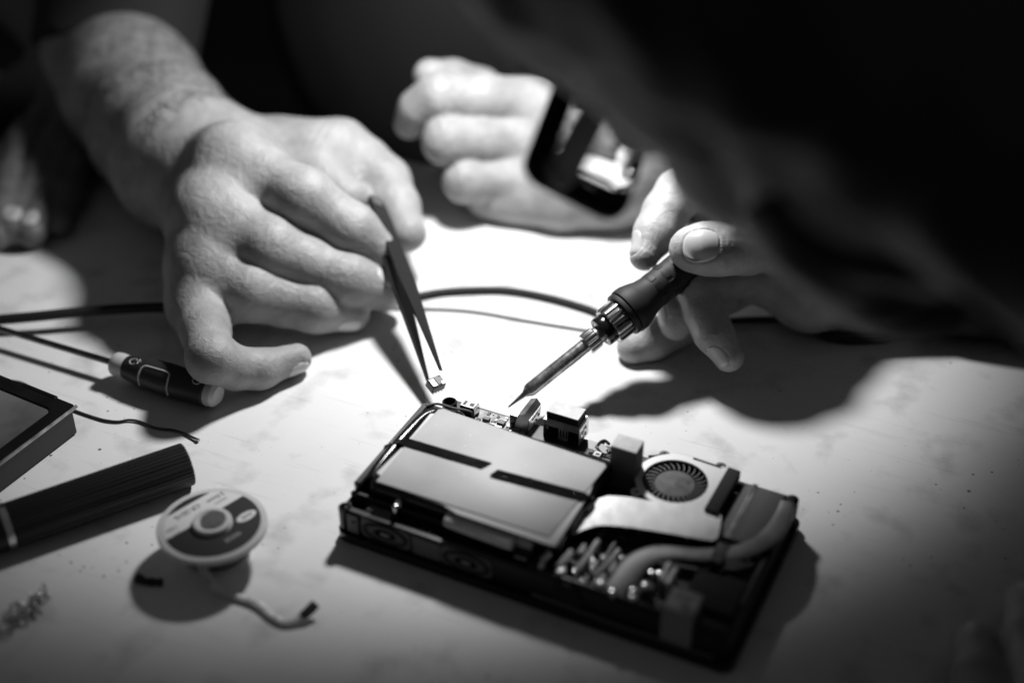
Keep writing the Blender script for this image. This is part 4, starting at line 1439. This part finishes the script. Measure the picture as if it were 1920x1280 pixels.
thb = [J(1480, 440, 668, 15.5), J(1442, 458, 652, 12.2), J(1400, 465, 638, 11.4), J(1352, 467, 632, 11.0), J(1318, 466, 631, 10.8), J(1294, 467, 632, 9.4)]
inx = [J(1420, 335, 700, 14), J(1345, 330, 686, 11), J(1274, 362, 669, 10.8), J(1248, 398, 663, 10.0), J(1230, 436, 657, 9.4), J(1208, 480, 651, 6.8)]
md = [J(1425, 400, 700, 14), J(1365, 440, 682, 10.2), J(1300, 500, 664, 10.0), J(1284, 545, 660, 9.0), J(1273, 585, 656, 8.6), J(1268, 608, 655, 7.4)]
rg = [J(1430, 470, 694, 13.5), J(1365, 545, 682, 9.8), J(1318, 578, 676, 9.6), J(1270, 612, 672, 9.0), J(1225, 637, 668, 8.8), J(1188, 651, 666, 7.9)]
pk = [J(1425, 515, 680, 12.5), J(1365, 522, 660, 9.0), J(1310, 542, 646, 8.6), J(1322, 590, 643, 8.0), J(1338, 625, 641, 8.0), J(1366, 668, 640, 7.0)]
WB = pd(1600, 504, 690)
palmB = [[(WB, 26), thb[0]], [(WB, 26), inx[0]], [(WB, 25), md[0]], [(WB, 25), rg[0]], [(WB, 24), J(1520, 546, 676, 18), pk[0]]]
armB = [(WB, 26.5), (pd(1700, 505, 690), 29), (np.array([300., 568, 42]), 36), (np.array([415., 540, 50]), 42)]
nThumb = unit(TOCAM * .92 + UP * .25 - RT * .22)
nlB = [(pd(1315, 461, 622), unit((thb[5][0] - thb[3][0]) + UP * .5), nThumb, 7.1, 7.9),
       N_at(inx, -RT * .95 + TOCAM * .4 + UP * .1, 4.6, 6.0, .35),
       N_at(md, -RT * .95 + TOCAM * .35, 4.4, 5.6, .3),
       N_at(pk, -RT * .8 + TOCAM * .75 - UP * .2, 4.3, 5.8, .35)]
wrB = [(thb[3][0] + RT * 3, RT, TOCAM + UP * .3, .06, 1.7, 5), (thb[2][0], RT, TOCAM, .12, 2.9, 6), (inx[2][0], inx[3][0] - inx[1][0], -RT + TOCAM, .1, 3.0, 5), (pk[2][0], pk[3][0] - pk[1][0], -RT + TOCAM, .1, 3.0, 5), (pk[4][0], pk[5][0] - pk[3][0], -RT + TOCAM, .08, 2.6, 4), (inx[4][0], inx[5][0] - inx[3][0], -RT + TOCAM, .08, 2.6, 4)]


def exB(p, d):
    d = smin(d, chain(p, armB, 12), 10)
    # pads flatten against the handle instead of passing through it
    h0, h1 = on_iron(67), on_iron(170)
    g = cone(p, h0, h1, 10.9, 9.2)
    g = np.minimum(cone(p, on_iron(67), on_iron(76), 11.0, 10.4), cone(p, on_iron(82), on_iron(170), 8.5, 9.4))
    return np.maximum(d, -(g - .1)) + .12 * lump(p, 6.5, 1)


fnB = hand_fn([thb, inx, md, rg, pk], palmB, wrB, nlB, kp=8, kf=1.2, kpalm=10, extra=exB)
lo, hi = bounds([thb, inx, md, rg, pk, armB] + palmB, 5)
B1 = sdf_mesh(fnB, lo, hi, .95)

# left hand resting at the near right
l1 = [(at(1950, 1560, 26), 15), (at(1868, 1400, 28), 9.4), (at(1836, 1275, 20), 9.0), (at(1827, 1205, 10), 7.8)]
l2 = [(at(2020, 1500, 28), 15), (at(1962, 1330, 32), 9.4), (at(1932, 1200, 22), 9.0), (at(1922, 1130, 10), 7.8)]
l3 = [(at(2090, 1460, 28), 15), (at(2060, 1300, 32), 9.2), (at(2040, 1180, 22), 8.8), (at(2030, 1110, 10), 7.6)]
l4 = [(at(2150, 1440, 26), 14), (at(2150, 1310, 28), 8.4), (at(2140, 1210, 18), 8), (at(2130, 1160, 9), 7)]
l5 = [(at(1960, 1650, 26), 15), (at(1870, 1560, 22), 10.5), (at(1815, 1480, 14), 9)]
wl = np.array(at(2150, 1700, 30))
palmN = [[(wl, 26), l1[0]], [(wl, 26), l2[0]], [(wl, 26), l3[0]], [(wl, 25), l4[0]], [(wl, 25), l5[0]]]
armN = [(wl, 27), (wl + [55, -60, 8], 32), (wl + [130, -130, 25], 40)]
fnN = hand_fn([l1, l2, l3, l4, l5], palmN, extra=lambda p, d: smin(d, chain(p, armN, 12), 10))
lo, hi = bounds([l1, l2, l3, l4, l5, armN] + palmN, 6)
B2 = sdf_mesh(fnN, lo, hi, 2.2)

hc = np.array([75.2, 385.0, 260.9])
hf = unit([-.206, .652, -.73]); hu = np.array([-.507, .072, .859]); hu = unit(hu - (hu @ hf) * hf); hl_ = np.cross(hu, hf)
HR = np.stack([hf, hu, hl_], 1)


def hp(f, u, l):
    return hc + HR @ np.array([f, u, l], float)


def fnHead(p):
    q = (p - np.asarray(hc, f32)) @ HR.astype(f32)
    s = q.copy(); s[:, 2] = np.abs(s[:, 2])
    d = smin(ell(q, (-16, 30, 0), (92, 84, 74)), ell(q, (38, 60, 0), (52, 44, 56)), 16)
    d = smin(d, ell(q, (36, -30, 0), (48, 76, 42)), 18)
    d = smin(d, cone(s, (4, -60, 46), (60, -96, 10), 22, 23), 22)
    d = smin(d, cone(s, (86, 10, 8), (73, 16, 38), 12, 9), 10)
    d = smin(d, ell(s, (58, -38, 33), (19, 20, 17)), 16)
    d = smin(d, cone(q, (90, 2, 0), (110, -32, 0), 8, 12), 10)
    d = smin(d, ell(s, (104, -36, 11), (8, 6, 7)), 5)
    d = smin(d, ell(s, (78, -64, 0), (16, 5, 22)), 6)
    d = smin(d, ell(s, (77, -73, 0), (15, 6, 20)), 5)
    d = np.maximum(d, -ell(s, (100, -6, 33), (20, 13, 19)))
    d = smin(d, ell(s, (80, -8, 30), (13, 12, 13)), 5)
    d = smin(d, ell(s, (-14, -6, 77), (17, 31, 7)), 6)
    d = smin(d, cone(q, (-20, -60, 0), (-70, -180, 0), 52, 58), 20)
    return d


lo = hc - 215; hi = hc + 215
B3 = sdf_mesh(fnHead, lo, hi, 2.6)
nb = hp(-70, -180, 0)
shB_R, shB_L = np.array([430., 380, 150]), np.array([265., 75, 150])
elB_R, elB_L = armB[-1][0], armN[-1][0]


def fnBb(p):
    d = chain(p, [(hp(-55, -150, 0), 55), (nb, 58), (nb + [70, -50, -10], 66)], 20)
    d = smin(d, chain(p, [(shB_R, 52), (nb + [60, -40, -25], 70), (shB_L, 50)], 20), 40)
    d = smin(d, chain(p, [(nb + [110, -90, -60], 110), (np.array([560., -120, -120]), 125), (np.array([620., -180, -220]), 130)], 30), 40)
    d = smin(d, chain(p, [(elB_R, 43), (shB_R, 52)]), 14)
    return smin(d, chain(p, [(elB_L, 40), (shB_L, 50)]), 14)


B4 = sdf_mesh(fnBb, (130, -330, -370), (770, 640, 280), 7.0)
pB_ = empty('person', (560, -120, -740), 0, 'person with dark hair and thick black glasses bent over the table, holding the soldering iron', 'person')
link('body', to_mesh('body', [B1, B2, B3, B4]), SKIN, pB_, True)
for k, N in enumerate(nlB):
    nail(fnB, N, pB_, label='clean thumb nail turned to the viewer' if k == 0 else None)
for fg in (l1, l2, l3):
    nail(fnN, N_at(fg, np.array([0, -.3, 1.0]), 4.6, 6.0, .3), pB_)


def fnHairB(p):
    q = (p - np.asarray(hc, f32)) @ HR.astype(f32)
    d = ell(q, (-22, 32, 0), (98, 94, 86))
    d = smin(d, ell(q, (-46, -10, 0), (66, 74, 84)), 24)
    d = smin(d, cone(q, (-50, -60, 0), (-84, -150, 0), 70, 66), 24)  # hair carried down the neck to keep that side black
    d = d + lump(p, 6, 1.4) + .6 * lump(p, 15, 2.2)
    edge = q[:, 0] - (24 + .25 * q[:, 1] - .02 * np.abs(q[:, 2])) + .5 * lump(p, 8, 2)
    front = np.maximum(edge, -1e9)
    return np.maximum(np.maximum(d, front), -(q[:, 1] + 160))


def fnJawShade(p):  # added dark shell on the jaw, standing in for shade there
    q = (p - np.asarray(hc, f32)) @ HR.astype(f32)
    d = fnHead(p) - 3.2 - lump(p, 5, .8)
    up = q[:, 1] + 50 + np.clip(q[:, 0] - 40, 0, 60) * .22 + lump(p, 6, 1.5)
    return np.maximum(np.maximum(d, up), -(q[:, 0] + 8))


link('jaw_shade', to_mesh('jaw_shade', [sdf_mesh(fnJawShade, lo, hi, 3.0)]), HAIR, pB_, True)
link('hair', to_mesh('hair', [sdf_mesh(fnHairB, lo, hi, 3.2)]), HAIR, pB_, True)


def fnShB(p):
    s = 10 + .8 * lump(p, 40, 4) + lump(p, 17, 1)
    d = fnBb(p) - s
    d = smin(d, chain(p, [(armB[1][0] + (armB[2][0] - armB[1][0]) * .1, 33), (armB[2][0], 41), (armB[3][0], 50)], 12) - .4 * lump(p, 16, 3), 20)
    d = smin(d, chain(p, [(armN[1][0], 40), (armN[2][0], 48)], 12), 16)
    return np.maximum(d, -(cone(p, hp(-30, -90, 0), hp(-68, -176, 0), 66, 66)))


link('shirt', to_mesh('shirt', [sdf_mesh(fnShB, (110, -345, -385), (785, 660, 300), 6.0)]), CLOTH, pB_, True)

# glasses: thick black frame worn by that person
gl = empty('eyeglasses', hp(96, -10, 0), 0, 'thick black framed glasses worn by the person bent over the soldering iron', 'glasses')
g_ou, g_ol, g_iu = pd(998, 300, 462), pd(1172, 388, 468), pd(1158, 148, 495)
gy = unit(g_ou - g_ol); gx = g_ou - g_iu; gx = unit(gx - (gx @ gy) * gy); gz = np.cross(gx, gy)
go = (g_ou + g_ol) / 2 - gx * 63
gm = Matrix(((gx[0], gy[0], gz[0], go[0]), (gx[1], gy[1], gz[1], go[1]), (gx[2], gy[2], gz[2], go[2]), (0, 0, 0, 1)))


def gp(x, y, z):
    return go + gx * x + gy * y + gz * z


# local: x = wearer's left, y = up, z = forward
for s_ in (1, -1):
    out_ = [(x + (s_ * 4.5 if x * s_ > 0 else 0), y) for x, y in rrect(-28, 28, -18.6, 19, 8, 7)]; in_ = rrect(-25.4, 25.4, -17.2, 11.5, 7, 7)
    Mg = gm @ Matrix.Translation((s_ * 35.5, 0, 0)) @ Matrix.Rotation(s_ * -.12, 4, 'Y')
    m = MB(); m.ring(out_, in_, -1.5, 1.5, M=Mg); m.build('rim', FRAMEMAT, gl, True, smooth=50)
    # a shortsighted lens: hollow towards the eye
    b = MB(); t = b.bm
    base = rrect(-25.4, 25.4, -17.2, 11.5, 7, 7)
    NR = 8
    rows = []
    for side_ in (0, 1):
        ctr = t.verts.new((0, 0, .5 if side_ == 0 else -.5))
        prev = None
        for i in range(1, NR + 1):
            ring_ = []
            for (x, y) in base:
                x2, y2 = x * i / NR, y * i / NR
                r2 = x2 * x2 + y2 * y2
                z = .5 - r2 / 900 if side_ == 0 else -.5 - r2 / 120
                ring_.append(t.verts.new((x2, y2, z)))
            n_ = len(ring_)
            for k in range(n_):
                j = (k + 1) % n_
                if prev is None: t.faces.new((ctr, ring_[k], ring_[j]))
                else: t.faces.new((prev[k], ring_[k], ring_[j], prev[j]))
            prev = ring_
        rows.append(prev)
    for k in range(len(base)):
        j = (k + 1) % len(base)
        t.faces.new((rows[0][k], rows[1][k], rows[1][j], rows[0][j]))
    bmesh.ops.recalc_face_normals(t, faces=t.faces[:])
    bmesh.ops.transform(t, matrix=Mg, verts=t.verts)
    b.build('lens', MATS.get('lens_glass') or mat('lens_glass', 1.0, .0, trans=1.0, ior=1.5), gl, True, smooth=60)
    # temple arm
    P_ = [gp(s_ * 66, 9, 0), gp(s_ * 69, 9, -5), gp(s_ * 72, 9, -14)] + [gp(s_ * 72, 9, -14) * (1 - k) + (pd(1165, 118, 366) if s_ > 0 else hp(-12, 6, -83)) * k for k in (.33, .66, 1)] + [hp(-32, -8, s_ * 83), hp(-46, -26, s_ * 80)]
    m = MB(); m.tube(catmull(P_, 4), [5.6] * 8 + [5.4] * 14 + [4.4] * 7, 10, flat=.36, up=tuple(hl_)); m.build('temple', FRAMEMAT, gl, True)
m = MB(); m.tube(catmull([gp(-10, 5, 0), gp(0, 8, 2), gp(10, 5, 0)], 6), 2.4, 8); m.build('bridge', FRAMEMAT, gl, True)

# ---------- a third hand at the left edge, resting on spread fingertips
SK2 = SKIN
def T(u, v, z, r):
    return (at(u, v, z), r)


h1_ = [T(128, 178, 14, 14), T(92, 222, 12, 11.5), T(52, 272, 12, 11.5), T(22, 345, 11, 10.6), T(8, 400, 12, 10), T(-6, 440, 9, 8.6)]
h2_ = [T(148, 200, 14, 14), T(112, 270, 11, 10.6), T(76, 330, 11, 10.6), T(44, 400, 10, 9.6), T(26, 430, 10, 8.6)]
h3_ = [T(158, 225, 13, 13), T(126, 300, 10, 10), T(100, 358, 10, 10), T(74, 410, 9, 9), T(60, 436, 9, 8.2)]
wC = np.array(at(158, 130, 24))
palmC = [[(wC, 25), h1_[0]], [(wC, 25), h2_[0]], [(wC, 24), h3_[0]]]
h4_ = [T(60, 160, 14, 14), T(-10, 190, 11, 11), T(-60, 240, 12, 10)]
h5_ = [T(168, 240, 12, 12), T(146, 320, 9, 9), T(128, 370, 9, 9), T(112, 415, 9, 7.6)]
palmC += [[(wC, 24), h4_[0]], [(wC, 23), h5_[0]]]
armC = [(wC, 26), (wC + [-30, 60, 20], 31), (wC + [-150, 170, 50], 40), (wC + [-240, 380, 130], 48)]
wrC = [(h1_[2][0], h1_[3][0] - h1_[1][0], TOCAM + UP, .8, 6.0, 11)]
nlC = [N_at(h2_, TOCAM + UP * .6, 4.8, 6), N_at(h3_, TOCAM + UP * .6, 4.6, 6)]
fnC = hand_fn([h1_, h2_, h3_, h4_, h5_], palmC, wrC, nlC, extra=lambda p, d: smin(d, chain(p, armC, 12), 10))
lo, hi = bounds([h1_, h2_, h3_, h4_, h5_, armC] + palmC, 6)
pC_ = empty('person', (armC[3][0][0], armC[3][0][1], -740), 0, 'person cut off at the left edge, only a hand resting on its fingertips', 'person')
trunkC = armC[3][0] + np.array([-120, 160, 40])


def fnCb(p):
    d = chain(p, [armC[2], armC[3], (trunkC + [60, 0, 120], 55)], 10)
    d = smin(d, ell(p, trunkC + [-20, 40, -60], (150, 110, 320)), 30)
    d = smin(d, chain(p, [(trunkC + [-20, 30, 240], 60), (trunkC + [0, 0, 330], 56)]), 20)
    d = smin(d, ell(p, trunkC + [5, -25, 410], (76, 94, 116)), 12)
    return smin(d, chain(p, [(trunkC + [10, -112, 420], 9), (trunkC + [12, -132, 396], 11)]), 6)


C1 = sdf_mesh(fnC, lo, hi, 1.9)
C2 = sdf_mesh(fnCb, trunkC - [220, 240, 400], trunkC + [260, 170, 540], 7)
link('body', to_mesh('body', [C1, C2]), SKIN_SHADED, pC_, True)
for N in nlC: nail(fnC, N, pC_, m=SKIN)
link('shirt', to_mesh('shirt', [sdf_mesh(lambda p: np.maximum(fnCb(p) - 9 - lump(p, 30, 3), p[:, 2] - (trunkC[2] + 260)), trunkC - [235, 255, 415], trunkC + [270, 180, 300], 7)]), CLOTH, pC_, True)
link('hair', to_mesh('hair', [sdf_mesh(lambda p: np.maximum(np.maximum(ell(p, trunkC + [5, -14, 430], (84, 98, 112)) + lump(p, 8, 1.2), (trunkC[1] - 82) - p[:, 1]), (trunkC[2] + 375) - p[:, 2]), trunkC + [-110, -140, 300], trunkC + [120, 110, 570], 5)]), HAIR, pC_, True)
# dark thing at the left edge
q = at(2, 262, 0)
m = MB(); m.box(-38, 12, -16, 16, .2, 16, bev=3, seg=3, M=Matrix.Translation((q[0] - 10, q[1], 0)) @ Matrix.Rotation(-.42, 4, 'Z'))
m.box(-34, 8, -13, 13, 16, 16.8, bev=.4, M=Matrix.Translation((q[0] - 10, q[1], 0)) @ Matrix.Rotation(-.42, 4, 'Z'))
tag(m.build('dark_box', BLACK), 'blurred dark box on the table at the far left edge, beside the resting fingertips', 'box')
